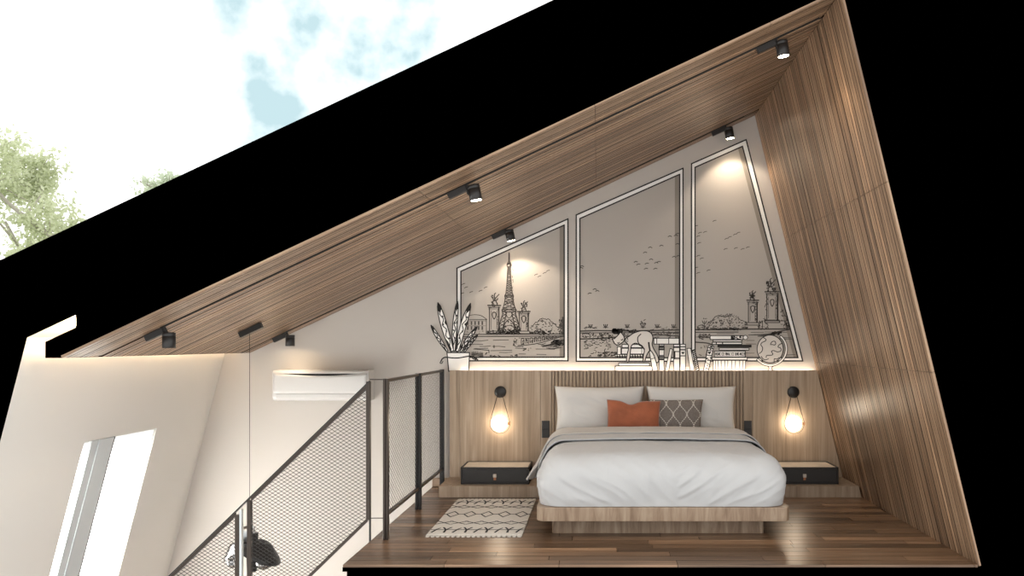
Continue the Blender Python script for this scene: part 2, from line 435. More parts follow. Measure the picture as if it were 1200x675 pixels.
# boards of the right wall: local x runs down the wall
rlen = math.hypot(base_r[0] - apex[0], base_r[1] - apex[1])
ang_r = math.atan2(base_r[1] - apex[1], base_r[0] - apex[0])
wb = MB()
for i in range(60):
    y0 = i * SP; y1 = y0 + SP - .0065; row = random.uniform(.68, 1.32); lo = .003 * random.random()
    js = [0, 1.22, 2.44, rlen + .01]
    for a_, b_ in zip(js[:-1], js[1:]):
        wb.tone = row * random.uniform(.94, 1.06); slat(wb, a_ + .0015 * (a_ > 0), b_ - .0015, y0, y1, lo, BT, i == 0)
struct(wb.build('wall_panelling_right', ['slat', 'slat_edge'], loc=(apex[0], FY, apex[1]), rot=(0, -ang_r, 0)))
# floor planks
fb = MB(); FX0, FX1 = F(401.3, 0)[0], base_r[0]
PW = 2.837 / 26
for i in range(26):
    x = FX0 - random.random() * 1.1
    while x < FX1 + .05:
        l = .7 + random.random() * .7
        a_, b_ = max(x, FX0), min(x + l, FX1)
        fb.tone = random.choice((.55, .75, .9, 1.05, 1.25, 1.5)) * random.uniform(.9, 1.1)
        if b_ - a_ > .02: fb.box(a_ + .0018, b_ - .0018, i * PW + .0025, (i + 1) * PW - .0025, -BT, -random.random() * .0008)
        x += l
struct(fb.build('floor', 'plank', loc=(0, FY, 0)))
# back wall
bw = MB()
LZ = -2.75
def xl(z): return F(31.9, 395.6)[0] + KL * (z - F(31.9, 395.6)[1])
bwp = [(xl(LZ) - .2, LZ), (F(1345, 0)[0], LZ), (F(1345, 0)[0], 2.6), off_line(apex, nc, .05), F(31.9, 395.6), (xl(1.0) - .2, 1.2)]
bwp = [(xl(LZ) - .02, LZ), (4.0, LZ), (2.4, apex[1] + .03), (apex[0], apex[1] + .05), off_line(low, nc, .05), F(88.7, 369.2), F(31, 396), (xl(1.0) - .02, 1.0)]
bw.prism(bwp, 0, .15)
struct(bw.build('wall_back', 'paper'))
# left wall, leaning outwards, with the tall window opening. local: u up the wall, w outwards
ul = Vector((KL, 0, 1)).normalized(); wl = Vector((-1, 0, KL)).normalized()
P0 = Vector((F(31.9, 395.6)[0], 0, F(31.9, 395.6)[1]))
def LW(u, y, w_): q = P0 + ul * u + wl * w_; return (q.x, y, q.z)
uz = lambda z: (z - P0.z) / ul.z
def lbox(mb, u0, u1, y0, y1, w0, w1, mi=0):
    vs = [LW(u, y, w_) for u in (u0, u1) for y in (y0, y1) for w_ in (w0, w1)]
    mb.add(vs, [(0, 1, 3, 2), (4, 6, 7, 5), (0, 4, 5, 1), (2, 3, 7, 6), (0, 2, 6, 4), (1, 5, 7, 3)], mi)
WY0, WY1, WT, WB = CY + 6.10, CY + 7.10, uz(.658), uz(-2.4)
lw = MB()
lbox(lw, uz(LZ), 0, FY, WY0, 0, .3); lbox(lw, uz(LZ), 0, WY1, .15, 0, .016)
lbox(lw, WT, 0, WY0, WY1, 0, .04); lbox(lw, uz(LZ), WB, WY0, WY1, 0, .04)
lwo = recalc(lw.build('wall_left', ['plaster', 'cut']))
for p in lwo.data.polygons:
    if p.normal.y < -.9 and abs(p.center.y - FY) < .001: p.material_index = 1
struct(lwo)
lf = MB(); lf.tone = 1.0; lf.box(xl(LZ) - .3, 4.0, FY, .15, LZ - .15, LZ); struct(lf.build('lower_floor', 'plank'))
gr = MB(); gr.box(-90, 60, 7, 140, -3.3, -3.0); struct(gr.build('ground', 'ground'))
# window 1
wr = thing('window_1', None, None, LW(WT, (WY0 + WY1) / 2, 0)); struct(wr)
def under(mb, name, mats, root, **k):
    loc = root.location
    mb.v = [(x - loc.x, y - loc.y, z - loc.z) for x, y, z in mb.v]
    return mb.build(name, mats, root, **k)
f_ = MB()
lbox(f_, WT - .02, WT, WY0, WY1, .02, .06); lbox(f_, WB, WB + .02, WY0, WY1, .02, .06); lbox(f_, WB, WT, WY0, WY0 + .01, .02, .06); lbox(f_, WB, WT, WY1 - .015, WY1, .0165, .03)
recalc(under(f_, 'window_frame', 'white_soft', wr))
m_ = MB(); ya, yb = CY + 6.19, CY + 6.47
lbox(m_, WB, WT - .002, ya, ya + .09, -.002, .012); lbox(m_, WB, WT - .002, ya + .094, yb, -.006, .012)
recalc(under(m_, 'mullion', 'grey_alu', wr))
m_ = MB(); lbox(m_, WB, WT - .003, yb, yb + .022, -.004, .012); recalc(under(m_, 'gasket', 'grey_alu_dark', wr))
m_ = MB(); lbox(m_, WB, WT, WY0, ya, .013, .018); lbox(m_, WB, WT, yb + .02, WY1, .013, .018); recalc(under(m_, 'pane', 'glass', wr))
# LED in the end of the roof slot
cv = MB(); ex, ez = F(88.7, 369.2); ex2, ez2 = F(88.7, 383.7)
cv.box(ex - .014, ex - .002, FY + .02, -.02, ez2 + .012, ez - .016)
tag(cv.build('led_strip', 'led_cove'), 'warm light strip hidden in the roof slot above the left wall', 'light strip')

# ------------------------------------------------------------------ headboard wall, plinth, ledge light
HBX0 = (527 - 700) / (FPX / 7.967); HBT = CZ - (434.8 - 402) / (FPX / 7.967)
HY = -.07
def xr(z): return apex[0] + kr * (apex[1] - z)          # inner face of the right wall
HS = FPX / (8.037 + HY)
def Hx(px): return (px - 700) / HS
def Hz(py): return CZ - (py - 402) / HS
hb = thing('headboard', 'light oak headboard panelling with ribbed middle, behind the bed', 'headboard', (.47, HY, 0))
def hpanel(x0, x1, right_slanted=False):
    mb = MB()
    if right_slanted:
        mb.prism([(x0, .1), (xr(.1) - .004, .1), (xr(HBT) - .004, HBT), (x0, HBT)], HY, -.05)
    else:
        mb.prism([(x0, .1), (x1, .1), (x1, HBT), (x0, HBT)], HY, -.05)
    o = under(mb, 'panel', 'oak', hb); recalc(o)
e = .0018
hpanel(HBX0, Hx(539) - e); hpanel(Hx(539) + e, Hx(633.3) - e); hpanel(Hx(633.3) + e, Hx(646) - e)
hpanel(Hx(871) + e, Hx(882) - e); hpanel(Hx(882) + e, 0, True)
mb = MB(); mb.prism([(HBX0, .1), (xr(.1) - .006, .1), (xr(HBT) - .006, HBT - .034), (HBX0, HBT - .034)], -.0495, -.004)
mb.prism([(HBX0, .1), (xr(.1) - .006, .1), (xr(HBT) - .006, HBT - .001), (HBX0, HBT - .001)], -.05, -.0475)
recalc(under(mb, 'backing', 'bedwood', hb))
mb = MB(); x0, x1 = Hx(646), Hx(871); ns = 54; pt = (x1 - x0) / ns
for i in range(ns):
    c = x0 + (i + .5) * pt
    mb.box(c - pt * .33, c + pt * .33, HY, -.05, .1, HBT, bev=.003)
under(mb, 'ribbed_panel', 'oak', hb)
mb = MB(); mb.prism([(HBX0, HBT), (xr(HBT) - .004, HBT), (xr(HBT + .008) - .004, HBT + .006), (HBX0, HBT + .006)], HY, HY + .022)
recalc(under(mb, 'top_lip', 'oak', hb))
ls = MB(); ls.box(HBX0 + .10, xr(HBT) - .03, -.044, -.03, HBT - .0335, HBT - .026)
tag(ls.build('led_strip', 'led_strip'), 'warm light strip lying along the top of the oak headboard', 'light strip')
pl = MB(); PX0 = -1.42; PFY = CY + 5.2 / .696
pl.prism([(PX0, 0), (xr(0) - .004, 0), (xr(.1) - .004, .1), (PX0, .1)], PFY, -.004)
o = recalc(pl.build('bed_plinth', 'oak_x'))
tag(o, 'low light oak platform running along the wall under the nightstands', 'platform')
bb = MB(); bb.box(FX0 + .002, PX0 - .002, -.02, -.001, 0, .085, bev=.003); struct(bb.build('baseboard_back', 'bedwood'))

# ------------------------------------------------------------------ switches
def switch(x0, x1, label):
    xc, zc = (x0 + x1) / 2, (Hz(493) + Hz(513)) / 2; hw, hh = (x1 - x0) / 2, (Hz(493) - Hz(513)) / 2
    r = thing('switch_plate', label, 'switch', (xc, HY, zc), group='wall switches beside the bed')
    a = MB(); a.box(-hw, hw, -.006, 0, -hh, hh, bev=.002); a.build('plate', 'black_metal', r)
    for s in (-1, 1):
        a = MB(); a.box(-hw + .005, hw - .005, -.010, -.0058, s * hh / 2 - hh / 2 + .004, s * hh / 2 + hh / 2 - .004, bev=.002); a.build('rocker', 'black_wood', r)
switch(Hx(634.8), Hx(644), 'black double wall switch left of the bed')
switch(Hx(871.8), Hx(881), 'black double wall switch right of the bed')

# ------------------------------------------------------------------ sconces
def sconce(x, z, label):
    r = thing('wall_sconce', label, 'wall lamp', (x, HY, z), group='globe wall lamps beside the bed')
    rot = Matrix.Rotation(PI / 2, 4, 'X')
    a = MB(); a.lathe([(0, 0), (.054, 0), (.056, .004), (.056, .020), (.052, .025), (0, .026)], seg=36, mtx=rot); a.build('mounting_disc', 'black_metal', r)
    cz = -.296; R = .094; yy = -.055
    # tangent rods from the disc round the globe
    pts = []; topx = .026
    D = math.hypot(topx, -.03 - cz); al = math.acos(R / D) ; base = math.atan2(-.03 - cz, topx)
    t1 = base - al; t2 = PI - t1
    pts.append((topx, -.022, -.03)); pts.append((topx, yy * .8, -.035))
    n = 34
    for k in range(n + 1):
        q = t1 - (t1 + 2 * PI - t2) * k / n if False else t1 - k / n * (2 * PI - (t2 - t1))
        pts.append((R * math.cos(q), yy, cz + R * math.sin(q)))
    pts.append((-topx, yy * .8, -.035)); pts.append((-topx, -.022, -.03))
    a = MB(); a.tube(pts, .0033, 8); a.build('rod_loop', 'bronze', r)
    a = MB(); gr_ = .076
    prof = [(max(gr_ * math.sin(PI * k / 20), 0), -gr_ * math.cos(PI * k / 20)) for k in range(21)]
    a.lathe(prof, (-.006, yy, cz), 32); gb = a.build('globe_shade', 'globe', r)
    a = MB(); a.tube([(.066, yy, cz), (R + .004, yy, cz)], [.012, .014], 16); a.build('socket', 'copper', r)
    return r
sconce(-.925, .916, 'loop wall lamp with glowing globe above the left nightstand')
sconce(1.868, .914, 'loop wall lamp with glowing globe above the right nightstand')

# ------------------------------------------------------------------ nightstands
def nightstand(x, label, w_=.62, group=None):
    r = thing('nightstand', label, 'nightstand', (x, -.27, .101), group='black nightstands'); y0, y1 = -.195, .192; h = .154; hw = w_ / 2
    a = MB()
    a.box(-hw, hw, y0 + .018, y1, 0, h - .022, bev=.002)
    a.box(-hw, -hw + .012, y0, y1, 0, h); a.box(hw - .012, hw, y0, y1, 0, h)
    a.box(-hw, hw, y0, y0 + .012, h - .016, h); a.box(-hw, hw, y1 - .012, y1, h - .022, h); a.box(-hw, hw, y0, y0 + .02, 0, .012)
    a.build('body', 'black_wood', r)
    a = MB(); a.box(-hw + .013, hw - .013, y0 + .013, y1 - .013, h - .021, h - .005, bev=.002); a.build('tray_top', 'stone', r)
    a = MB(); a.box(-hw + .015, hw - .015, y0 + .002, y0 + .02, .015, h - .019, bev=.002); d = a.build('drawer', 'black_wood', r)
    a = MB(); a.box(-.016, .016, y0 - .014, y0 - .002, .062, .094, bev=.003); hd = a.build('handle', 'nickel', d)
    a = MB(); a.box(-.011, .011, y0 - .010, y0 + .001, .038, .064, bev=.002); lt = a.build('leather_tab', 'leather', d)
    return r
nightstand(-1.24 + .31, 'low black nightstand with pale top and leather pull, left of the bed')
nightstand(2.19 - .31, 'low black nightstand with pale top, partly behind the duvet, right of the bed')

# ------------------------------------------------------------------ bed
BX0, BX1 = -.431, 1.362; BC = (BX0 + BX1) / 2; BY0 = -2.161
def rrect(x0, x1, y0, y1, r, n=8):
    """rounded at the two front corners"""
    p = []
    for k in range(n + 1):
        q = PI + PI / 2 * k / n; p.append((x0 + r + r * math.cos(q), y0 + r + r * math.sin(q)))
    for k in range(n + 1):
        q = -PI / 2 + PI / 2 * k / n; p.append((x1 - r + r * math.cos(q), y0 + r + r * math.sin(q)))
    return p + [(x1, y1), (x0, y1)]
def slab(mb, poly, z0, z1, bev=.004):
    cx = sum(p[0] for p in poly) / len(poly); cy = sum(p[1] for p in poly) / len(poly)
    def ring(z, i):
        out = []
        for x, y in poly:
            dx, dy = cx - x, cy - y; l = math.hypot(dx, dy)
            out.append((x + dx / l * i, y + dy / l * i, z))
        return out
    rs = [ring(z0, bev), ring(z0 + bev, 0), ring(z1 - bev, 0), ring(z1, bev)]
    n = len(poly); vs = [v for r_ in rs for v in r_]; fs = [tuple(reversed(range(n))), tuple(range(3 * n, 4 * n))]
    for a in range(3):
        for i in range(n): fs.append((a * n + i, a * n + (i + 1) % n, (a + 1) * n + (i + 1) % n, (a + 1) * n + i))
    mb.add(vs, fs)
bed = thing('bed', 'double bed with oak platform frame and white duvet against the headboard', 'bed', (BC, -1.1, 0))
a = MB(); slab(a, rrect(BX0, BX1, BY0, PFY - .003, .06), .127, .223); under(a, 'frame', 'bedwood', bed)
a = MB(); slab(a, rrect(BX0 + .10, BX1 - .15, CY + 5.2 / .857, PFY - .004, .02), 0, .1268, .001); under(a, 'pedestal', 'bedwood', bed)
def rbox(lo, hi, R, nx, ny, nz_, faces='tfblr'):
    lo = Vector(lo); hi = Vector(hi); mb = MB()
    il = lo + Vector((R, R, R)); ih = hi - Vector((R, R, R))
    def rnd(p):
        q = Vector([min(max(p[i], il[i]), ih[i]) for i in range(3)]); q.z = min(p.z, ih.z)
        d = p - q
        return q + d.normalized() * R if d.length > 1e-6 else q
    def lin(a_, b_, t_): return a_ + (b_ - a_) * t_
    if 't' in faces: mb.grid(lambda u, v: rnd(Vector((lin(lo.x, hi.x, u), lin(lo.y, hi.y, v), hi.z))), nx, ny)
    if 'f' in faces: mb.grid(lambda u, v: rnd(Vector((lin(lo.x, hi.x, u), lo.y, lin(lo.z, hi.z, v)))), nx, nz_)
    if 'b' in faces: mb.grid(lambda u, v: rnd(Vector((lin(hi.x, lo.x, u), hi.y, lin(lo.z, hi.z, v)))), nx, nz_)
    if 'l' in faces: mb.grid(lambda u, v: rnd(Vector((lo.x, lin(hi.y, lo.y, u), lin(lo.z, hi.z, v)))), ny, nz_)
    if 'r' in faces: mb.grid(lambda u, v: rnd(Vector((hi.x, lin(lo.y, hi.y, u), lin(lo.z, hi.z, v)))), ny, nz_)
    return mb
a = MB(); a.box(BX0 + .05, BX1 - .05, -2.06, -.09, .225, .55, bev=.05); under(a, 'mattress', 'sheet', bed)
import bmesh
def ridge(v): return max(0.0, 1 - abs(v))
def wrinkle(p):
    x, y, z = p
    d = .012 * noise.noise(Vector((x * 2.2, y * 2.0, z * 2.5)))
    d += .006 * noise.noise(Vector((x * 6, y * 5, z * 6 + 4)))
    front = max(0, min(1, (-1.75 - y) / .25)) * max(0, min(1, (.56 - z) / .12))
    # long soft diagonals dragged down the front of the duvet
    s = 1 if x < BC + .1 else -1
    q = (x * 1.0 + s * z * 1.35)
    wv = noise.noise(Vector((q * 6.5 + .5 * noise.noise(Vector((x * 3, z * 3, 2))), (x * -s + z) * .9, 3.7 + s)))
    d += front * (.011 * ridge(wv * 1.7) ** 2.5 - .005)
    wv = noise.noise(Vector((q * 15, (x * -s + z) * 2, 8.7)))
    d += front * .0045 * ridge(wv * 1.8) ** 2.5 + .0045 * ridge(2 * noise.noise(Vector((x * 5 + y * 7, y * 3 - x * 2, 5)))) ** 4 + .0035 * ridge(2 * noise.noise(Vector((x * 8 - y * 5, y * 4 + x * 3, 9)))) ** 4
    side = max(0, min(1, (abs(x - BC) - .72) / .12)) * max(0, min(1, (.5 - z) / .15))
    d += side * .016 * math.sin(y * 23 + 2.5 * noise.noise(Vector((y * 3, z * 2, 1))))
    return d
dv = rbox((BX0 + .012, -2.137, .226), (BX1 - .012, -.62, .572), .17, 110, 90, 34, 'tflr')
bm = bmesh.new(); me0 = bpy.data.meshes.new('tmp'); me0.from_pydata(dv.v, [], dv.f); bm.from_mesh(me0)
bmesh.ops.remove_doubles(bm, verts=bm.verts, dist=1e-4); bmesh.ops.recalc_face_normals(bm, faces=bm.faces)
bm.normal_update()
if sum(f.normal.z for f in bm.faces) < 0: bmesh.ops.reverse_faces(bm, faces=bm.faces)
bm.normal_update()
for v in bm.verts:
    p = v.co.copy(); n = v.normal.copy(); fade = min(1, max(0, (-.66 - p.y) / .1))
    k = min(1, max(0, (p.z - .226) / .05))
    v.co += n * wrinkle(p) * (.35 + .65 * k)
    v.co.z += .02 * (1 - ((p.x - BC) / .9) ** 2) * min(1, max(0, (p.z - .4) / .15))
    bul = math.sin(PI * min(1, max(0, (p.z - .226) / .33)))
    v.co.x += (1 if p.x > BC else -1) * .012 * bul * min(1, abs(p.x - BC) / .8)
    v.co.y -= .012 * bul * min(1, max(0, (-1.9 - p.y) / .2))
    v.co.z = max(v.co.z, .2245)
for f in bm.faces: f.smooth = True
me = bpy.data.meshes.new('duvet'); bm.to_mesh(me); bm.free(); me.materials.append(M['linen']); bpy.data.meshes.remove(me0)
duvet = bpy.data.objects.new('duvet', me); COL.objects.link(duvet); duvet.parent = bed; duvet.matrix_parent_inverse = Matrix.Translation(-bed.location)
# turned-back top layers, draping down both sides
def cover(off, ya, yb, zlow, flare, name, m_name, seedv, skew):
    R = .17; xl_, xr_ = BX0 + .012 - off, BX1 - .012 + off; zt = .572 + off
    zl = zlow
    segs = []
    n1, n2, n3 = 14, 12, 60
    for k in range(n1): segs.append((xl_, zl + (zt - R - zl) * k / n1))
    for k in range(n2): q = PI - PI / 2 * k / n2; segs.append((xl_ + R + R * math.cos(q), zt - R + R * math.sin(q)))
    for k in range(n3): segs.append((xl_ + R + (xr_ - xl_ - 2 * R) * k / n3, zt))
    for k in range(n2): q = PI / 2 - PI / 2 * k / n2; segs.append((xr_ - R + R * math.cos(q), zt - R + R * math.sin(q)))
    for k in range(n1 + 1): segs.append((xr_, zt - R - (zt - R - zl) * k / n1))
    nn = len(segs) - 1; nyy = 26
    def fn(u, v):
        x, z = segs[min(nn, int(round(u * nn)))]
        sd = 1 if x > BC else -1
        dr = min(1, max(0, (zt - .1 - z) / (zt - .1 - zl)))
        y = ya + (yb - ya) * v
        y += skew * dr * v + .012 * noise.noise(Vector((x * 4, seedv, v * 2))) * v
        wv = dr * .022 * math.sin(y * 26 + seedv * 2 + 2 * noise.noise(Vector((y * 3, z, seedv))))
        x += sd * (flare * dr ** 1.5 + wv)
        z += .02 * (1 - ((x - BC) / .9) ** 2) * (1 if z > .5 else 0) * 1.0 if z >= zt - 1e-6 else .02 * (1 - ((x - BC) / .9) ** 2) * max(0, (z - (zt - R)) / R)
        z += .004 * noise.noise(Vector((x * 5, y * 7, seedv))) + .010 * math.sin(v * PI) * .5
        if sd > 0: pass
        if dr > .6: z += .018 * noise.noise(Vector((y * 7, seedv, 3))) * (dr - .6) / .4
        return (x, y, z)
    mb = MB(); mb.grid(fn, nn, nyy)
    mb.v = [(x - bed.location.x, y - bed.location.y, z - bed.location.z) for x, y, z in mb.v]
    o = mb.build(name, m_name, bed)
    md = o.modifiers.new('solid', 'SOLIDIFY'); md.thickness = .012; md.offset = 1
    recalc(o)
    # piping along the front edge
    pts = [fn(i / nn, 1) for i in range(nn + 1)]
    e_ = MB(); e_.tube([Vector(p) - bed.location + Vector((0, -.002, .004)) for p in pts], .0026, 6); q = e_.build('piping', 'piping', o)
    return o
cover(.016, -.60, -1.33, .25, .085, 'folded_sheet', 'linen', 1.3, .25)
cover(.032, -.56, -1.03, .255, .10, 'turned_back_blanket', 'sheet', 4.1, -.22)

# pillows lying on the bed
def pillow(w_, h, t_, seedv, creases=0, dip=0, nu=40, nv=30, ear=.05, taper=.02):
    mb = MB()
    def surf(sg):
        def fn(u, v):
            a_, b_ = u * 2 - 1, v * 2 - 1
            x = w_ / 2 * a_ * (1 - ear * (1 - b_ * b_)); z = h / 2 * b_ * (1 - ear * 1.3 * (1 - a_ * a_))
            th = t_ / 2 * max(0, (1 - a_ ** 4)) ** .55 * max(0, (1 - b_ ** 4)) ** .55
            ed = (1 - abs(a_) ** 3) * (1 - abs(b_) ** 3)
            th += creases * ed * (noise.noise(Vector((a_ * 2.3 + b_ * 1.1, b_ * 1.2 - a_ * .8, seedv))) + .6 * ridge(2.4 * noise.noise(Vector((a_ * 2.5 + b_ * 2.5, (a_ - b_) * .8, seedv + 5)))) ** 3)
            if dip: 
                g_ = math.exp(-((a_ + .12) / .28) ** 2)
                z -= dip * g_ * max(0, b_) ** 2; th -= .3 * dip * g_ * max(0, b_) * ed
            x *= 1 + taper * b_
            return (x, -sg * th, z)
        return fn
    f1 = surf(1); f2 = surf(-1)
    mb.grid(f1, nu, nv); mb.grid(lambda u, v: f2(1 - u, v), nu, nv)
    return mb
def put_pillow(name, label, cat, mats, x, y, z, w_, h, t_, tilt, seedv, cr, dip=0, rz=0, group=None, ear=.05, rx=0, taper=.02):
    mb = pillow(w_, h, t_, seedv, cr, dip, ear=ear, taper=taper); mb.v = [(a_, b_, c_ ) for a_, b_, c_ in mb.v]
    o = mb.build(name, mats, weld=1e-5, loc=(x, y, z), rot=(-tilt, rx, rz)); recalc(o)
    return tag(o, label, cat, group)
PG = 'large white pillows against the headboard'
put_pillow('pillow', 'large white pillow behind the rust cushion', 'pillow', 'pillow_linen', .018, -.185, .768, .83, .42, .15, .14, 2.1, .014, group=PG)
put_pillow('pillow', 'large white pillow behind the grey patterned cushion', 'pillow', 'pillow_linen', .886, -.185, .768, .83, .42, .15, .14, 7.7, .014, group=PG)
put_pillow('cushion', 'rust brown velvet cushion leaning on the left pillow', 'cushion', 'rust', .33, -.44, .72, .485, .285, .10, .20, 4.4, .010, .035, rz=.02, ear=.03, rx=.03)
put_pillow('cushion', 'grey cushion with dotted white trellis pattern, right of the rust cushion', 'cushion', 'trellis', .728, -.345, .72, .475, .29, .09, .20, 9.3, .005, rz=-.01, ear=.045, rx=0, taper=.055)

# ------------------------------------------------------------------ rug
RX0, RX1, RY0, RY1 = -1.228, -.538, -2.112, -.665
rug = thing('rug', 'small cream wool rug with black diamond rows beside the bed', 'rug', ((RX0 + RX1) / 2, (RY0 + RY1) / 2, .0005))
a = MB(); a.box(RX0, RX1, RY0 + .05, RY1 - .05, .0008, .011, bev=.004); under(a, 'pile', 'rug', rug)
a = MB(); nsc = 19; wsc = (RX1 - RX0) / nsc
for e_, sg in ((RY0 + .052, -1), (RY1 - .052, 1)):
    a = MB()
    for i in range(nsc):
        c = RX0 + (i + .5) * wsc; n = 8
        ring = [(c + wsc * .46 * math.cos(PI * k / n), e_ + sg * (.002 + .048 * math.sin(PI * k / n) ** .7)) for k in range(n + 1)]
        vs = [(x, y, .0012) for x, y in ring] + [(x, y, .008) for x, y in ring]
        m_ = n + 1
        fs = [tuple(range(m_)), tuple(range(m_, 2 * m_))] + [(k, (k + 1) % m_, m_ + (k + 1) % m_, m_ + k) for k in range(m_)]
        a.add(vs, fs)
    recalc(under(a, 'fringe', 'rug', rug))

a = MB()
def rs(pts, wd):
    for (x0, y0), (x1, y1) in zip(pts[:-1], pts[1:]):
        l = math.hypot(x1 - x0, y1 - y0); nx, ny = -(y1 - y0) / l * wd / 2, (x1 - x0) / l * wd / 2
        dx, dy = (x1 - x0) / l * wd * .4, (y1 - y0) / l * wd * .4
        vs = [(x0 - dx + nx, y0 - dy + ny, .0122), (x0 - dx - nx, y0 - dy - ny, .0122), (x1 + dx - nx, y1 + dy - ny, .0122), (x1 + dx + nx, y1 + dy + ny, .0122)]
        vs = [(x, y, z - .002) for x, y, z in vs] + vs
        a.add(vs, [(4, 5, 6, 7), (0, 1, 5, 4), (1, 2, 6, 5), (2, 3, 7, 6), (3, 0, 4, 7)])
def ry(py): return CY + 1352 / (py - 402)
W_ = RX1 - RX0
yd = ry(604.2)                         # middle row of diamonds on a line
nd = 5; pd = W_ / nd
for i in range(nd):
    c = RX0 + (i + .5) * pd
    rs([(c - .048, yd), (c, yd + .105), (c + .048, yd), (c, yd - .105), (c - .048, yd)], .011)
    if i < nd - 1: rs([(c + .048, yd), (c + pd - .048, yd)], .014)
rs([(RX0 + .005, yd), (RX0 + .5 * pd - .048, yd)], .014); rs([(RX1 - .5 * pd + .048, yd), (RX1 - .005, yd)], .014)
for yy in (ry(595.5), ry(614.3)):      # crossed zigzags
    n = 6; px_ = W_ / n
    for i in range(n):
        c = RX0 + (i + .5) * px_
        rs([(max(RX0 + .005, c - px_ * .62), yy + .055), (c + px_ * .45, yy - .05)], .012); rs([(c - px_ * .45, yy - .05), (min(RX1 - .005, c + px_ * .5), yy + .055)], .012)
for yy in (ry(589.8), ry(622.6)):   # forked marks along both ends
    n = 9
    rs([(RX0 + .01, yy), (RX1 - .01, yy)], .013)
    for i in range(n):
        c = RX0 + (i + .5) * W_ / n
        if i % 2: rs([(c, yy - .085), (c, yy + .01)], .016); rs([(c, yy), (c - .028, yy + .075)], .014); rs([(c, yy), (c + .028, yy + .075)], .014)
        else: rs([(c - .012, yy - .085), (c + .004, yy - .005)], .015); rs([(c, yy), (c + .026, yy + .055)], .012)
recalc(under(a, 'woven_pattern', 'rug_ink', rug))

# ------------------------------------------------------------------ mesh railings
def clip(p, q, poly):
    """clip a segment to a convex counter-clockwise polygon"""
    t0, t1 = 0.0, 1.0; d = (q[0] - p[0], q[1] - p[1]); n = len(poly)
    for i in range(n):
        a_, b_ = poly[i], poly[(i + 1) % n]
        nx, ny = -(b_[1] - a_[1]), b_[0] - a_[0]
        f0 = (p[0] - a_[0]) * nx + (p[1] - a_[1]) * ny; fd = d[0] * nx + d[1] * ny
        if abs(fd) < 1e-12:
            if f0 < 0: return None
            continue
        t_ = -f0 / fd
        if fd > 0: t0 = max(t0, t_)
        else: t1 = min(t1, t_)
    if t0 >= t1: return None
    return (p[0] + d[0] * t0, p[1] + d[1] * t0), (p[0] + d[0] * t1, p[1] + d[1] * t1)
def mesh_panel(mb, poly, cw, ch, to3, th=.0042):
    """expanded metal: zigzag strands filling a convex polygon; to3 maps (a, b, depth) to a point"""
    x0 = min(p[0] for p in poly); x1 = max(p[0] for p in poly); z0 = min(p[1] for p in poly); z1 = max(p[1] for p in poly)
    nx = int((x1 - x0) / (cw / 2)) + 2; nz_ = int((z1 - z0) / ch) + 3
    for j in range(-1, nz_):
        zc = z0 + j * ch
        for ph in (0,):
            for i in range(nx):
                # strand j touches its neighbours at alternate nodes
                za = zc + (ch / 2 if (i + j) % 2 else -ch / 2) * .93; zb = zc + (ch / 2 if (i + 1 + j) % 2 else -ch / 2) * .93
                s = clip((x0 + i * cw / 2, za), (x0 + (i + 1) * cw / 2, zb), poly)
                if not s: continue
                (ax, az), (bx, bz) = s; l = math.hypot(bx - ax, bz - az)
                if l < 1e-4: continue
                nx_, nz2 = -(bz - az) / l * th / 2, (bx - ax) / l * th / 2
                vs = [to3(ax + nx_, az + nz2, -.0012), to3(ax - nx_, az - nz2, -.0012), to3(ax - nx_ * .6, az - nz2 * .6, .0022), to3(ax + nx_ * .6, az + nz2 * .6, .0022),
                      to3(bx + nx_, bz + nz2, -.0012), to3(bx - nx_, bz - nz2, -.0012), to3(bx - nx_ * .6, bz - nz2 * .6, .0022), to3(bx + nx_ * .6, bz + nz2 * .6, .0022)]
                mb.add(vs, [(0, 1, 5, 4), (1, 2, 6, 5), (2, 3, 7, 6), (3, 0, 4, 7)])
RLX = -1.488; RT = 1.13; RB = .175; PY = [-2.161, -1.095, -.045]
rl = thing('railing', 'black mesh railing along the left edge of the loft floor', 'railing', (RLX, -1.1, 0))
for i, y in enumerate(PY):
    a = MB(); hw = .019
    if i == 1:
        a.box(RLX - .024, RLX - .004, y - .02, y + .02, 0, RT + .002, bev=.002); a.box(RLX + .004, RLX + .024, y - .02, y + .02, 0, RT + .002, bev=.002)
        a.box(RLX - .006, RLX + .006, y - .01, y + .01, .02, RT - .01)
    elif i == 0:
        a.box(RLX - .018, RLX - .001, y - .02, y + .02, 0, RT + .002, bev=.002); a.box(RLX + .003, RLX + .018, y - .02, y + .02, 0, RT + .002, bev=.002); a.box(RLX - .006, RLX + .006, y - .01, y + .01, .02, RT - .01)
    else: a.box(RLX - hw, RLX + hw, y - .02, y + .02, 0, RT + .002, bev=.002)
    under(a, 'post', 'black_metal' if i else 'bronze', rl)
a = MB(); a.box(RLX - .012, RLX + .012, PY[0], PY[2], RT - .022, RT, bev=.002); under(a, 'top_rail', 'bronze', rl)
a = MB(); a.box(RLX - .012, RLX + .012, PY[0], PY[2], RB - .012, RB + .012, bev=.002); under(a, 'bottom_rail', 'bronze', rl)
for y0, y1 in ((PY[0] + .02, PY[1] - .02), (PY[1] + .02, PY[2] - .02)):
    a = MB(); mesh_panel(a, [(y0, RB), (y1, RB), (y1, RT - .015), (y0, RT - .015)], .052, .0175, lambda p, q, r_: (RLX + r_ * .3, p, q), .0026)
    under(a, 'mesh_panel', 'black_metal', rl)
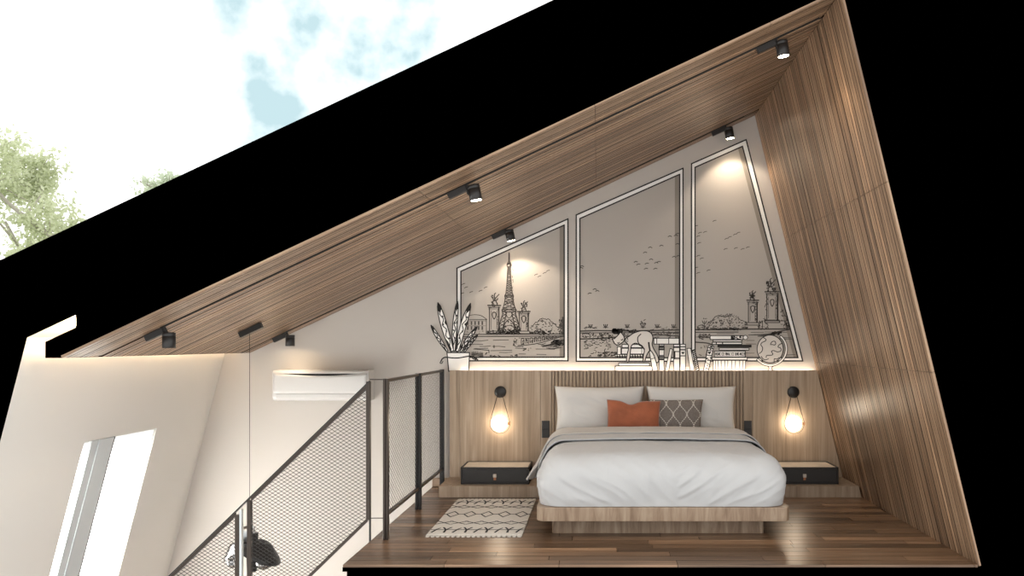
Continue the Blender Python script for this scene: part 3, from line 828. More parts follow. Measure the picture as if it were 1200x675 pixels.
# stair railing, parallel to the cut
SY = PY[0]; SS = FPX / (SY - CY)
def Sx(px): return (px - 700) / SS
def Sz(py): return CZ - (py - 402) / SS
sr = thing('stair_railing', 'black framed mesh railing sloping down beside the stairs', 'railing', (Sx(433), SY, 0))
XE = Sx(433.2); ZT = Sz(447.2); ZB = Sz(607.2); SLOPE = .972
def zt(x): return ZT + (x - XE) * SLOPE
def zb(x): return ZB + (x - XE) * SLOPE
def slope_bar(x0, x1, fz, off, th, name, m_, dy=.014):
    a = MB(); c, s = 1, SLOPE; l = math.hypot(1, SLOPE); nx, nz_ = -s / l * th, 1 / l * th
    p = [(x0, fz(x0) + off), (x1, fz(x1) + off), (x1, fz(x1) + off + th * l), (x0, fz(x0) + off + th * l)]
    a.prism(p, SY - dy, SY + dy); recalc(under(a, name, m_, sr))
XB = -4.35
xa0, xa1 = Sx(276), Sx(281); xb0, xb1 = Sx(290.2), Sx(295)
slope_bar(XB, XE, zt, -.004, .008, 'handrail', 'black_metal', .018)
slope_bar(xb1, XE - .012, zt, -.034, .022, 'top_bar', 'bronze'); slope_bar(XB, xa0, zt, -.034, .022, 'top_bar', 'bronze')
slope_bar(xb1, XE - .012, zb, -.012, .022, 'bottom_bar', 'bronze'); slope_bar(XB, xa0, zb, -.012, .022, 'bottom_bar', 'bronze')
for (x0, x1, m_, z0, z1) in ((XE - .022, XE + .006, 'bronze', ZB - .01, ZT), (xb0, xb1, 'bronze', zb(xb0) - .35, zt(xb0)), (xa0, xa1, 'bronze', zb(xa0) - .35, zt(xa0) - .02), (xa1 + .002, xa1 + .02, 'chrome', zb(xa0) - .35, zt(xa1) - .01)):
    a = MB(); a.box(x0, x1, SY - .016, SY + .016, z0, z1, bev=.002); under(a, 'post', m_, sr)
a = MB(); a.box(XE - .003, XE + .008, SY - .006, SY + .006, -.05, ZB); a.box(XE - .003, FX0 + .03, SY - .006, SY + .006, -.052, -.042); under(a, 'floor_bracket', 'black_metal', sr)
for (x0, x1) in ((xb1, XE - .022), (-3.6, xa0)):
    a = MB(); mesh_panel(a, [(x0, zb(x0)), (x1, zb(x1)), (x1, zt(x1) - .03), (x0, zt(x0) - .03)], .0418, .0132, lambda p, q, r_: (p, SY + r_, q), .0036)
    under(a, 'mesh_panel', 'black_metal', sr)
for z in (Sz(444.8), Sz(607.2)):
    a = MB(); a.tube([(XE, SY, z), (RLX - .0185, SY, z)], .0035, 8); under(a, 'connecting_rod', 'bronze', sr)

# ------------------------------------------------------------------ track lights
def ceil_z(x): return low[1] + (x - low[0]) * .4705
def along(x, y, n=0): return (x + math.sin(SL) * n, y, ceil_z(x) - math.cos(SL) * n)
for k, (yw, lb) in enumerate(((CY + 5.591, 'thin black lighting track along the front of the wooden ceiling'), (CY + 7.83, 'thin black lighting track on the ceiling close to the painted wall'))):
    x0 = F(150, 0)[0]; x1 = (960 - 700) / (188 * 5.2 / (yw - CY)) if k == 0 else (872 - 700) / (188 * 5.2 / (yw - CY))
    ln = (x1 - x0) / math.cos(SL)
    r = thing('lighting_track', lb, 'lighting track', (x0, yw, ceil_z(x0)), (0, -SL, 0), 'lighting tracks')
    a = MB(); a.box(0, ln, -.009, .009, -.004, .009); a.build('channel', 'track', r)
    a = MB(); a.tone = 1.5; a.box(0, ln, .0095, .0165, -.007, .002); a.build('edge_trim', 'slat', r)
def spot_proto():
    r = thing('track_spotlight', '', 'spotlight', group='track spotlights on the ceiling')
    a = MB()   # adapter lies along the track; local x up the slope
    rot = Matrix.Rotation(-SL, 4, 'Y')
    a.box(-.135, .0, -.018, .018, -.042, 0, bev=.004, mtx=rot); a.build('adapter', 'spot_black', r)
    a = MB(); a.box(-.004, .018, -.008, .008, -.048, -.004, bev=.002, mtx=rot)
    a.tube([(.012, 0, -.04), (.022, -.0, -.062)], .008, 10); a.box(.016, .05, -.007, .007, -.068, -.054, bev=.002); a.build('swivel_arm', 'spot_black', r)
    a = MB(); R = .042; H = .105
    a.lathe([(0, 0), (R - .003, 0), (R, -.003), (R, -.022), (R - .002, -.023), (R - .002, -.026), (R, -.027), (R, -H), (R - .004, -H), (R - .006, -H + .014), (0, -H + .014)], seg=32); h = a.build('lamp_head', 'spot_black', r)
    a = MB(); a.lathe([(0, -H + .002), (R - .0065, -H + .002)], seg=24); a.v = [(x, y, z - .0) for x, y, z in a.v]; e_ = a.build('lens', 'led_spot', h)
    li = bpy.data.lights.new('spot_beam', 'SPOT'); li.energy = SPOT_POWER; li.color = WARM; li.spot_size = 2.0; li.spot_blend = .35; li.shadow_soft_size = .03
    lo = bpy.data.objects.new('spot_beam', li); COL.objects.link(lo); lo.parent = h; lo.location = (0, 0, -H - .004)
    return r
sp0 = spot_proto()
spots = [  # adapter end px, head centre px (top), tilt (about y), row
    ((190.5, 383), (198, 389.5), 0, .93, 'track spotlight farthest left in the front row, above the stairs'),
    ((545, 214.5), (554.5, 217), .20, .93, 'lit track spotlight halfway up the ceiling in the front row'),
    ((907, 45), (915.5, 48), .16, .93, 'lit track spotlight at the top right near the roof peak'),
    ((334.5, 389), (340, 392.5), 0, .664, 'track spotlight above the white air conditioner'),
    ((591, 267.5), (596.5, 269.5), .20, .664, 'lit track spotlight above the painted tower'),
    ((848.5, 147.5), (853.5, 149.5), .16, .664, 'lit track spotlight above the right painted window')]
for i, ((ax, ay), (hx, hy), tl, r_, lb) in enumerate(spots):
    o = sp0 if i == 0 else copy_tree(sp0)
    S = 188 * r_; Y = CY + 5.2 / r_
    x = (ax - 700) / S
    o.location = (x, Y, ceil_z(x)); o['label'] = lb
    h = [c for c in bpy.data.objects if c.parent == o and c.name.startswith('lamp_head')][0]
    if i == 0: dim = [c for c in bpy.data.objects if c.parent == h and c.type == 'LIGHT'][0].data
    if i in (0, 3):
        lo_ = [c for c in bpy.data.objects if c.parent == h and c.type == 'LIGHT'][0]; lo_.data = dim.copy(); lo_.data.energy = SPOT_POWER * (.3 if i == 0 else .07)
    if i > 3:
        lo_ = [c for c in bpy.data.objects if c.parent == h and c.type == 'LIGHT'][0]; lo_.data = dim.copy(); lo_.data.energy = SPOT_POWER * .5
    h.location = ((hx - ax) / S + .0, 0, (CZ - (hy - 402) / S) - ceil_z(x)); h.rotation_euler = (.0, -tl, 0)

# ------------------------------------------------------------------ air conditioner
AS = FPX / (8.037 - .21)
ax0, ax1 = (318.7 - 700) / AS, (431.5 - 700) / AS; az1, az0 = CZ - (434 - 402) / AS, CZ - (470 - 402) / AS
ac = thing('air_conditioner', 'white split air conditioner high on the back wall', 'air conditioner', ((ax0 + ax1) / 2, 0, az0))
hh = az1 - az0; wv = (ax1 - ax0) / 2
def xprof(mb, prof, x0, x1, mi=0, nseg=1, bow=None):
    n = len(prof)
    for s_ in range(nseg):
        xa, xb = x0 + (x1 - x0) * s_ / nseg, x0 + (x1 - x0) * (s_ + 1) / nseg
        A = [(xa, y, z) for y, z in prof]; B = [(xb, y, z) for y, z in prof]
        mb.add(A + B, [(i, (i + 1) % n, n + (i + 1) % n, n + i) for i in range(n)], mi)
    mb.add([(x0, y, z) for y, z in prof], [tuple(range(n))], mi); mb.add([(x1, y, z) for y, z in prof], [tuple(reversed(range(n)))], mi)
a = MB(); xprof(a, [(-.002, 0), (-.15, 0), (-.185, .012), (-.198, .04), (-.20, hh - .03), (-.19, hh - .012), (-.17, hh - .002), (-.002, hh)], -wv, wv); recalc(a.build('body', 'white_plastic', ac))
a = MB()
a.grid(lambda u, v: (-wv + .012 + u * (2 * wv - .024), -.206 - .004 * math.sin(PI * v), .075 + v * (hh - .105 - .022 * (4 * (u - .5) * (.5 - u) + 1) * 1) + 0), 30, 8)
p_ = a.build('front_panel', 'white_plastic', ac); md = p_.modifiers.new('s', 'SOLIDIFY'); md.thickness = .008; md.offset = 0
a = MB(); a.grid(lambda u, v: (-wv + .1 + u * (2 * wv - .2), -.2015, (hh - .032) - v * .020 * math.sin(PI * u)), 30, 2); a.build('intake_gap', 'dark_gap', ac)
a = MB(); a.box(-wv + .03, wv - .03, -.205, -.19, .022, .066, bev=.004); a.build('louvre', 'white_plastic', ac)

# ------------------------------------------------------------------ pendant over the stairwell
PYy = CY + 6.88; PS = FPX / 6.88
cx = (290 - 700) / PS; px_c = (292.5 - 700) / PS
pn = thing('pendant_lamp', 'dark pendant lamp on a long cable behind the stair mesh', 'pendant lamp', (px_c, PYy, ceil_z(px_c)))
a = MB(); rot = Matrix.Rotation(-SL, 4, 'Y'); a.box(-.1, .1, -.024, .024, -.045, 0, bev=.004, mtx=rot); a.build('canopy', 'black_metal', pn)
zc = ceil_z(px_c); hz = CZ - (618 - 402) / PS - zc
a = MB(); a.tube([(0, 0, -.03), (0, 0, hz)], .0022, 6); a.build('cable', 'black_metal', pn)
def cyl(mb, x, y, z0, z1, r0, r1=None, seg=24): mb.lathe([(0, z0), (r0, z0), (r1 if r1 is not None else r0, z1), (0, z1)], (x, y, 0), seg)
a = MB(); cyl(a, 0, 0, hz - .06, hz, .022); cyl(a, .02, 0, hz - .36, hz - .05, .04, .05); a.build('hub', 'black_metal', pn)
a = MB(); a.lathe([(.06, hz - .03), (.06, hz + .00), (.052, hz + .0), (.052, hz - .11), (.06, hz - .11), (.06, hz - .03)], (-.02, 0, 0), 28); a.build('steel_collar', 'chrome', pn)
a = MB(); rt_ = Matrix.Translation((.12, 0, hz - .14)) @ Matrix.Rotation(.5, 4, 'Y')
a.lathe([(.03, .02), (.06, .015), (.16, -.06), (.19, -.09), (.185, -.09), (.15, -.06), (.02, .0)], seg=32, mtx=rt_); a.build('shade', 'black_metal', pn)
a = MB(); rt_ = Matrix.Translation((-.12, .02, hz - .15)) @ Matrix.Rotation(-.45, 4, 'Y')
a.lathe([(.03, .03), (.05, .02), (.12, -.05), (.14, -.08), (.135, -.08), (.11, -.05), (.02, .01)], seg=32, mtx=rt_); a.build('shade', 'smoke', pn)
a = MB(); a.lathe([(max(.001, .075 * math.sin(PI * k / 14)), -.075 * math.cos(PI * k / 14)) for k in range(15)], (.13, -.02, hz - .27), 24); a.build('glass_globe', 'smoke', pn)
a = MB(); a.lathe([(max(.001, .05 * math.sin(PI * k / 14)), -.05 * math.cos(PI * k / 14)) for k in range(15)], (-.13, -.02, hz - .28), 24); a.build('glass_globe', 'smoke', pn)
# ------------------------------------------------------------------ mural painted on the back wall
mu = thing('wall_mural', 'black and white mural of three windows with a city view, plant, cat and books', 'mural', (Wp(735, 300)[0], 0, HBT))
def under2(mb, name, mats, parent):
    """children of mural parts: parts sit at the mural's origin, so only shift once"""
    loc = mu.location; mb.v = [(x - loc.x, y - loc.y, z - loc.z) for x, y, z in mb.v]
    return mb.build(name, mats, parent)
LAY = {'fill': -.0010, 'mid': -.0018, 'line': -.0026, 'f2': -.0034, 'l2': -.0042, 'f3': -.0050, 'l3': -.0058}
PXM = 1 / WS
def poly(mb, pts, lay, mi=0):
    vs = [(Wp(*p)[0], LAY[lay], Wp(*p)[1]) for p in pts]
    # ear-free fan is not safe for concave outlines: use tessellation
    from mathutils.geometry import tessellate_polygon
    tris = tessellate_polygon([[Vector(v) for v in vs]])
    mb.add(vs, [tuple(t_) for t_ in tris], mi)
def line(mb, pts, wd=1.0, lay='line', mi=0, closed=False, jit=0, taper=False):
    pts = [(x + random.uniform(-jit, jit), y + random.uniform(-jit, jit)) for x, y in pts]
    if closed: pts = pts + [pts[0]]
    wd = wd * 1.2; ws = wd * PXM
    if taper and len(pts) > 2: ws = [wd * PXM * (.35 + .65 * math.sin(PI * (i + .3) / (len(pts) - .4))) for i in range(len(pts))]
    mb.ribbon([Wp(*p) for p in pts], ws, LAY[lay], mi)
def smooth(pts, n=5, closed=False):
    out = []; N_ = len(pts)
    rng = range(N_ if closed else N_ - 1)
    for i in rng:
        p0 = pts[(i - 1) % N_] if closed or i else pts[0]; p1 = pts[i]; p2 = pts[(i + 1) % N_]
        p3 = pts[(i + 2) % N_] if closed or i + 2 < N_ else pts[-1]
        for k in range(n):
            t_ = k / n
            out.append(tuple(.5 * (2 * p1[a_] + (p2[a_] - p0[a_]) * t_ + (2 * p0[a_] - 5 * p1[a_] + 4 * p2[a_] - p3[a_]) * t_ ** 2 + (3 * p1[a_] - p0[a_] - 3 * p2[a_] + p3[a_]) * t_ ** 3) for a_ in (0, 1)))
    if not closed: out.append(pts[-1])
    return out
def scribble(mb, x0, x1, y0, y1, n, ln=3, wd=.6, lay='line', ang=0, spread=.5):
    for _ in range(n):
        x, y = random.uniform(x0, x1), random.uniform(y0, y1); a_ = ang + random.uniform(-spread, spread); l = random.uniform(.4, 1) * ln
        c = random.uniform(-.6, .6)
        pts = [(x, y)]
        for k in range(3):
            x += math.cos(a_) * l / 3; y += math.sin(a_) * l / 3; a_ += c; pts.append((x, y))
        pts = [(min(max(px, x0), x1), min(max(py, y0), y1)) for px, py in pts]
        line(mb, pts, wd * random.uniform(.6, 1.3), lay)
def window(outer, inner, band):
    ob = MB(); n = len(outer)
    for i in range(n):
        j = (i + 1) % n
        poly(ob, [outer[i], outer[j], inner[j], inner[i]], 'f2')
    fr = under2(ob, 'painted_window_frame', 'white_paint', mu)
    pn_ = MB(); poly(pn_, inner, 'fill'); under2(pn_, 'painted_pane', 'pane_paint', fr)
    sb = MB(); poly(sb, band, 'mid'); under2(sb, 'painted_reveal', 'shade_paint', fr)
    li = MB(); line(li, outer, 1.25, 'l2', closed=True); line(li, inner, 1.25, 'l2', closed=True); under2(li, 'ink_outline', 'ink', fr)
    return fr
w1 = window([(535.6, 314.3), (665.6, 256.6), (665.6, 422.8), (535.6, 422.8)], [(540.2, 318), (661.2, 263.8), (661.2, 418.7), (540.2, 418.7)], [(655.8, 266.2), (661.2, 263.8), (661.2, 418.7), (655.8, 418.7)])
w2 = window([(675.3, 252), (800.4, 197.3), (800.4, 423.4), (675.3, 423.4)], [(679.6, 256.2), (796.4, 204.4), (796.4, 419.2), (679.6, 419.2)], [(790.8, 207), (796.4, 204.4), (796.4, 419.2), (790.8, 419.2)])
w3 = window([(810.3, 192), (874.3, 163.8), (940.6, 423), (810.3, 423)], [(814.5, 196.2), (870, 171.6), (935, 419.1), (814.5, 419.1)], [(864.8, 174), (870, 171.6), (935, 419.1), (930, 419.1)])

def statue(mb, x, y, s=1.0):
    """a small winged figure on a pillar"""
    line(mb, [(x - 3 * s, y), (x - 2 * s, y - 4 * s), (x, y - 6 * s), (x + 2 * s, y - 3 * s), (x + 3 * s, y)], 1.0)
    line(mb, [(x, y - 6 * s), (x + 3 * s, y - 10 * s), (x + 5 * s, y - 12 * s)], .9)
    line(mb, [(x - 1 * s, y - 5 * s), (x - 4 * s, y - 10 * s)], .9); line(mb, [(x, y - 6 * s), (x - .5 * s, y - 12 * s), (x + 1 * s, y - 13.5 * s)], .9)
    line(mb, [(x - 4 * s, y - 3 * s), (x + 3.5 * s, y - 6 * s)], .8); scribble(mb, x - 4 * s, x + 4 * s, y - 11 * s, y, 8, 3, .8, spread=3)
def pillar(mb, x0, x1, y0, y1, s=1.0):
    line(mb, [(x0 - 2, y0), (x1 + 2, y0)], 1.2, jit=.2); line(mb, [(x0 - 1.4, y0 + 2), (x1 + 1.4, y0 + 2.2)], .8); line(mb, [(x0 - 1, y0 + 4), (x1 + 1, y0 + 4)], .5)
    line(mb, [(x0, y0 + 2), (x0, y1 - 3)], .9); line(mb, [(x1, y0 + 2), (x1, y1 - 3)], 1.2)
    line(mb, [(x0 + 2, y0 + 6), (x0 + 2, y1 - 5)], .4); line(mb, [(x1 - 2.2, y0 + 6), (x1 - 2.2, y1 - 5)], .5)
    line(mb, [(x0 - 2, y1 - 3), (x1 + 2, y1 - 3)], .7); line(mb, [(x0 - 2.5, y1), (x1 + 3, y1)], .8); line(mb, [(x0 - 2, y1 - 3), (x0 - 2.5, y1)], .8); line(mb, [(x1 + 2, y1 - 3), (x1 + 2.6, y1)], .8)
    c = (x0 + x1) / 2; ym = y0 + (y1 - y0) * .36
    line(mb, smooth([(c - 1.6, ym - 3.5), (c - 2, ym), (c, ym + 4), (c + 2, ym), (c + 1.6, ym - 3.5)], 3, True), .9, closed=True)
    scribble(mb, x1 - 2, x1 + .6, y0 + 3, y1 - 4, 14, 2.5, .5, ang=1.57, spread=.4); scribble(mb, x0 - 1, x1 + 1, y0 - 1, y0 + 4, 8, 2, .6)
def foliage(mb, x0, x1, yb_, h, n=60, top=None):
    top = top or (lambda t_: math.sin(PI * t_) ** .6)
    pts = []
    for k in range(int((x1 - x0) / 1.6) + 1):
        t_ = k * 1.6 / (x1 - x0); pts.append((x0 + (x1 - x0) * min(1, t_), yb_ - h * top(min(1, t_)) * random.uniform(.84, 1.0)))
    for i in range(0, len(pts) - 2, 2):
        if random.random() < .8: line(mb, pts[i:i + 3], .6, jit=.3)
    for _ in range(n):
        t_ = random.random(); x = x0 + (x1 - x0) * t_; hh_ = h * top(t_); y = yb_ - random.random() ** 1.5 * hh_
        a_ = random.uniform(0, 6.28); r = random.uniform(.5, 1.5)
        line(mb, [(x + r * math.cos(a_ + q * .8), y + r * .7 * math.sin(a_ + q * .8)) for q in range(3)], random.uniform(.35, .9))

# --- view in the left window: tower, two pillars, houses, river
v1 = MB()
line(v1, [(541, 391.8), (661, 391.2)], .9, jit=.2); line(v1, [(541, 394.4), (661, 393.8)], .9, jit=.2)
prof = [(297, .25), (306, .35), (308, 1.6), (311, 2.4), (314, 1.5), (322, 1.9), (334, 2.7), (344, 3.7), (347, 5), (350, 4.4), (358, 6), (364, 8.2), (368, 7.4), (374, 9.6), (381, 11.4), (388, 13.6)]
TX = 596.6
line(v1, [(TX - w_, y) for y, w_ in prof], .9, jit=.12); line(v1, [(TX + w_, y) for y, w_ in prof], 1.1, jit=.12)
line(v1, [(TX, 296), (TX, 308)], .8)
yy = 312
while yy < 364:
    def hw_(y):
        for (ya, wa), (yb2, wb2) in zip(prof[:-1], prof[1:]):
            if ya <= y <= yb2: return wa + (wb2 - wa) * (y - ya) / (yb2 - ya)
        return prof[-1][1]
    st = 1.6 + (yy - 312) * .05
    line(v1, [(TX - hw_(yy), yy), (TX + hw_(yy + st), yy + st)], .55); line(v1, [(TX + hw_(yy), yy), (TX - hw_(yy + st), yy + st)], .55)
    if random.random() < .7: line(v1, [(TX - hw_(yy), yy), (TX + hw_(yy), yy)], .5)
    yy += st
for y, w_ in ((346, 5), (348, 4.6), (363, 8.4), (365.5, 8), (309.5, 2.4)): line(v1, [(TX - w_, y), (TX + w_, y)], 1.0)
line(v1, smooth([(TX - 6.2, 388), (TX - 5.2, 380), (TX, 374.5), (TX + 5.2, 380), (TX + 6.2, 388)], 4), .9)
line(v1, smooth([(TX - 4.5, 366), (TX - 1.5, 372), (TX + 1.5, 372), (TX + 4.5, 366)], 4), .6)
for sg in (-1, 1):
    for y in (367, 371, 375, 379, 383):
        w_ = hw_(y); iw = max(2.4, (y - 360) * .28)
        line(v1, [(TX + sg * w_, y), (TX + sg * iw, y + 3.5)], .6); line(v1, [(TX + sg * iw, y), (TX + sg * w_, y + 3.5)], .6)
    line(v1, [(TX + sg * 3, 366), (TX + sg * 8, 388)], .8)
scribble(v1, TX - 6, TX + 6, 348, 366, 26, 2, .6, ang=1.57, spread=.5); scribble(v1, TX + 1, TX + 5, 314, 346, 16, 2, .5, ang=1.57, spread=.3)
line(v1, [(TX - 10, 390), (TX - 12, 381)], 1.0); line(v1, [(TX + 9, 390), (TX + 10.5, 382)], 1.0)
pillar(v1, 573.6, 584.6, 358, 391); statue(v1, 579.8, 357); pillar(v1, 608.6, 619, 365, 391); statue(v1, 614, 364, .85)
line(v1, smooth([(542, 374), (548, 370.5), (556, 368.8), (564, 370), (570, 374)], 4), .6); line(v1, [(546, 374.4), (570.5, 374.4)], .6); line(v1, [(570, 374), (570, 391)], .7); line(v1, [(543, 376), (570, 376)], .4); line(v1, [(545, 381.8), (569, 381.8)], .35)
for x in (548.2, 552.6, 556.8, 561, 565.2):
    for y in (378.6, 384.4): line(v1, [(x, y - 1.4), (x, y + 1.5)], 1.4)
    scribble(v1, x - 1, x + 1, 388, 390.5, 2, 1.5, .6)
foliage(v1, 620, 656, 391, 19, 70, lambda t_: .35 + .65 * math.sin(PI * t_) ** 1.2); foliage(v1, 585, 608, 391, 10, 40); foliage(v1, 570, 610, 391.5, 3.5, 60, lambda t_: 1); foliage(v1, 624, 640, 391, 5, 40)
line(v1, [(659.4, 372), (660, 392)], 1.4); scribble(v1, 655.5, 661, 372, 392, 26, 3, .9, ang=1.57, spread=.5)
# river bank arches and boats
line(v1, smooth([(607, 405), (620, 404), (632, 402), (648, 397.5), (661, 393.5)], 4), .8); line(v1, smooth([(608, 396), (630, 396.2), (661, 394.5)], 4), .5)
for k in range(9):
    x = 611 + k * 5.2 - k * k * .06; h = 6.2 - k * .55; y = 403.6 - k * .95
    line(v1, smooth([(x, y), (x, y - h), (x + 1.5, y - h - .8), (x + 3, y - h), (x + 3, y)], 2), .7); scribble(v1, x + .4, x + 2.6, y - h, y, 5, 2, .55, ang=1.57, spread=.4)
line(v1, smooth([(606, 398), (603, 402), (604, 406), (612, 406)], 4), .6); scribble(v1, 601, 607, 396, 405, 12, 4, .4, ang=1.57, spread=.2)
for (xa, ya, xb_, yb_, wd) in ((636, 406, 661, 399, 2.0), (634, 405, 652, 402, 1.2), (640, 408, 658, 407, 1.2), (646, 402, 661, 398, 1.8), (630, 403.5, 640, 402, .8)):
    line(v1, smooth([(xa, ya), ((xa + xb_) / 2, (ya + yb_) / 2 + 1), (xb_, yb_)], 5), wd, jit=.3, taper=True)
scribble(v1, 642, 660, 400, 407, 26, 5, .8, ang=-.3, spread=.3)
for (xa, xb_, y) in ((556, 572, 399.2), (578, 596, 398.8), (552, 566, 403.6), (562, 575, 406), (575, 600, 411), (577, 592, 406), (604, 616, 408), (628, 650, 409), (608, 616, 414.8), (629, 640, 415.2), (556, 572, 408.5), (585, 600, 413)):
    line(v1, [(xa, y), ((xa + xb_) / 2, y + random.uniform(-.5, .5)), (xb_, y + random.uniform(-.6, .6))], .55)
line(v1, [(555, 409), (573, 410.5), (573, 413.5)], .8); line(v1, [(579, 405), (579, 407.5)], .9); line(v1, [(569, 415), (570.5, 413.5)], 1.2)
for k in range(14): line(v1, [(553 + k * 1.0, 413 + random.uniform(-1.5, .5)), (552.6 + k * 1.0, 417)], .5)
scribble(v1, 552, 566, 414, 418, 18, 3, .6); scribble(v1, 574, 586, 416.4, 418.4, 8, 4, .8, spread=.3); scribble(v1, 596, 606, 415, 418, 6, 4, .8, spread=.3); scribble(v1, 612, 622, 406, 412, 8, 2, .7); scribble(v1, 541.5, 552, 396, 412, 12, 5, .5, spread=.3)
for (x, y) in ((628, 322), (632, 324), (638, 320), (642, 317.5), (563, 341), (569, 337), (543, 333), (546, 337), (541.5, 344), (552, 342.5)): line(v1, smooth([(x - 1.6, y + .6), (x, y - .4), (x + 2, y - .9)], 3), .6)
under2(v1, 'painted_city_view', 'ink_soft', w1)
# heavier darks over the soft drawing
d1 = MB(); random.seed(11)
scribble(d1, 585, 609, 386.5, 391.5, 34, 2, .8); scribble(d1, 570, 610, 389, 391.5, 26, 2, .7); scribble(d1, TX - 2.4, TX + 2.4, 308, 314, 10, 1.5, .7); scribble(d1, 586, 607, 375, 388, 18, 2, .8, ang=1.2); scribble(d1, 623, 645, 388, 392.3, 30, 2, .8); scribble(d1, 645, 661, 398.5, 404.5, 18, 6, 1.0, ang=-.25, spread=.15)
under2(d1, 'ink_accents', 'ink', w1)

# --- view in the middle window
v2 = MB(); random.seed(21)
line(v2, [(680, 388), (700, 387.4), (740, 387.8), (796, 386.6)], 1.3, jit=.15); line(v2, [(680, 390.2), (796, 389.6)], .8, jit=.2)
line(v2, smooth([(680, 397.2), (705, 396.6), (735, 393.8), (770, 392.5), (796, 394)], 4), 1.1)
for x, s in ((692, 1), (709.6, 1.2), (735, 1.1), (753.4, 2.4), (770, 1.2), (789.3, 1.1)):
    line(v2, [(x, 384.5), (x, 381.5 - s)], .8); line(v2, smooth([(x - 2 * s ** .5, 381.5 - s), (x - 1, 383), (x + 1, 383), (x + 2 * s ** .5, 381.5 - s)], 3), .9); line(v2, [(x - 2.5, 383.8), (x + 3, 383.8)], .6)
    if s > 2: scribble(v2, x - 3, x + 3, 374.5, 380, 9, 1.6, .9, spread=3)
scribble(v2, 681, 718, 389.5, 395.5, 60, 3, .7, spread=1.2); scribble(v2, 730, 796, 388.5, 392.5, 70, 3, .7, spread=.8); scribble(v2, 684, 712, 398, 406, 34, 3.5, .5, spread=.6); scribble(v2, 680.5, 700, 404, 418, 14, 4, .5, spread=.4)
scribble(v2, 700, 727, 412.5, 417.5, 50, 3, .8, spread=.5); scribble(v2, 708, 716, 398, 412, 14, 3, .6, spread=1.5); scribble(v2, 681, 700, 383, 386, 10, 4, .5, spread=.2); scribble(v2, 760, 796, 383, 386.6, 14, 4, .5, spread=.2)
for (x, y) in ((745, 307), (748, 310), (758, 309), (763, 304), (769, 308), (772, 307), (756, 296), (762, 290), (775, 288), (785, 277), (792, 276), (757, 315), (768, 315), (790, 301), (795, 300), (794, 286), (794, 274), (697, 339), (700, 341), (691, 344), (682, 312), (681, 314)):
    line(v2, smooth([(x - 2, y + .4), (x, y - .6), (x + 2, y + random.uniform(-.6, .8))], 3), .75)
scribble(v2, 765, 796, 393, 397, 12, 4, .8, spread=.2)
under2(v2, 'painted_river_view', 'ink_soft', w2)
d2 = MB(); scribble(d2, 717, 729, 385.6, 391, 60, 3, 1.1, spread=1.2); scribble(d2, 729, 745, 386, 389.5, 14, 4, .8, spread=.3); scribble(d2, 704, 716, 396, 399, 10, 3, .7, spread=.5); line(d2, smooth([(680, 397.4), (697, 396.6), (718, 395.4)], 5), .9)
under2(d2, 'ink_accents', 'ink', w2)

# --- view in the right window
v3 = MB(); random.seed(31)
foliage(v3, 828, 876, 386, 18, 90, lambda t_: .35 + .65 * math.sin(PI * t_) ** .9); foliage(v3, 815, 830, 386, 6, 16); foliage(v3, 888, 900, 386, 14, 30); foliage(v3, 916, 928, 386, 26, 50, lambda t_: .9 - .6 * t_)
line(v3, [(832, 380), (838, 371), (842, 369.5), (850, 371.5), (858, 368)], .7, jit=.3); scribble(v3, 816, 876, 383.5, 387, 40, 3, .7, spread=.5)
for x in (825.5, 846, 855): line(v3, [(x, 382), (x, 376)], .6); line(v3, smooth([(x - 2.6, 376), (x - 1, 379), (x + 1, 379), (x + 2.6, 376)], 3), .7); scribble(v3, x - 3, x + 3, 373, 378, 5, 1.6, .7, spread=3)
line(v3, [(815, 386.2), (850, 386.4), (873, 385.8), (926, 385.4)], 1.3, jit=.15); line(v3, [(815, 389.4), (865, 389)], .9, jit=.2)
pillar(v3, 877, 887, 352, 381); statue(v3, 881.5, 351.5, .8); line(v3, [(873, 378), (893, 378)], .6); line(v3, [(873, 378), (873, 385)], .6); line(v3, [(893.5, 376), (893.5, 385)], .7)
pillar(v3, 898.6, 911, 342, 378, 1.2); statue(v3, 903, 341.5, 1.15); line(v3, [(895, 376), (920, 376), (922, 385)], .8); scribble(v3, 896, 900, 346, 374, 12, 2.4, .5, ang=1.57, spread=.3)
line(v3, smooth([(815, 401), (828, 402), (835, 404)], 4), 1.2); line(v3, [(816, 395), (832, 395)], .5); scribble(v3, 818, 832, 391.5, 397.5, 34, 3, .7, spread=.8); scribble(v3, 820, 829, 404, 408, 8, 3, .5, ang=1.4, spread=.3); scribble(v3, 815.5, 822, 412, 418, 5, 3, .5, spread=.2)
line(v3, smooth([(877, 392.6), (900, 391.6), (915, 388), (924, 386.6)], 5), 1.4, taper=True); line(v3, smooth([(888, 394), (903, 392.8), (912, 389.6)], 5), 1.8, taper=True)
for (xa, xb_, y) in ((880, 895, 389.5), (896, 922, 389), (914, 927, 395.5), (913, 928, 397), (874, 886, 403), (872, 884, 414), (922, 932, 416), (884, 893, 392), (875, 884, 399), (840, 860, 391)): line(v3, [(xa, y), (xb_, y + random.uniform(-.4, .4))], .5)
for (x, y) in ((815.5, 265), (820, 273), (818, 277), (826, 272), (819, 285), (818, 300), (822, 303), (815.5, 314), (818, 320), (830, 317), (851, 280), (855, 278), (861, 275), (865, 273), (850, 292), (862, 291), (870, 292), (876, 290), (837, 259)): line(v3, smooth([(x - 1.6, y + .6), (x, y - .5), (x + 2.2, y - .8)], 3), .6)
line(v3, [(929, 398), (934, 418)], .5); line(v3, [(922, 360), (929, 386)], .9)
under2(v3, 'painted_park_view', 'ink_soft', w3)
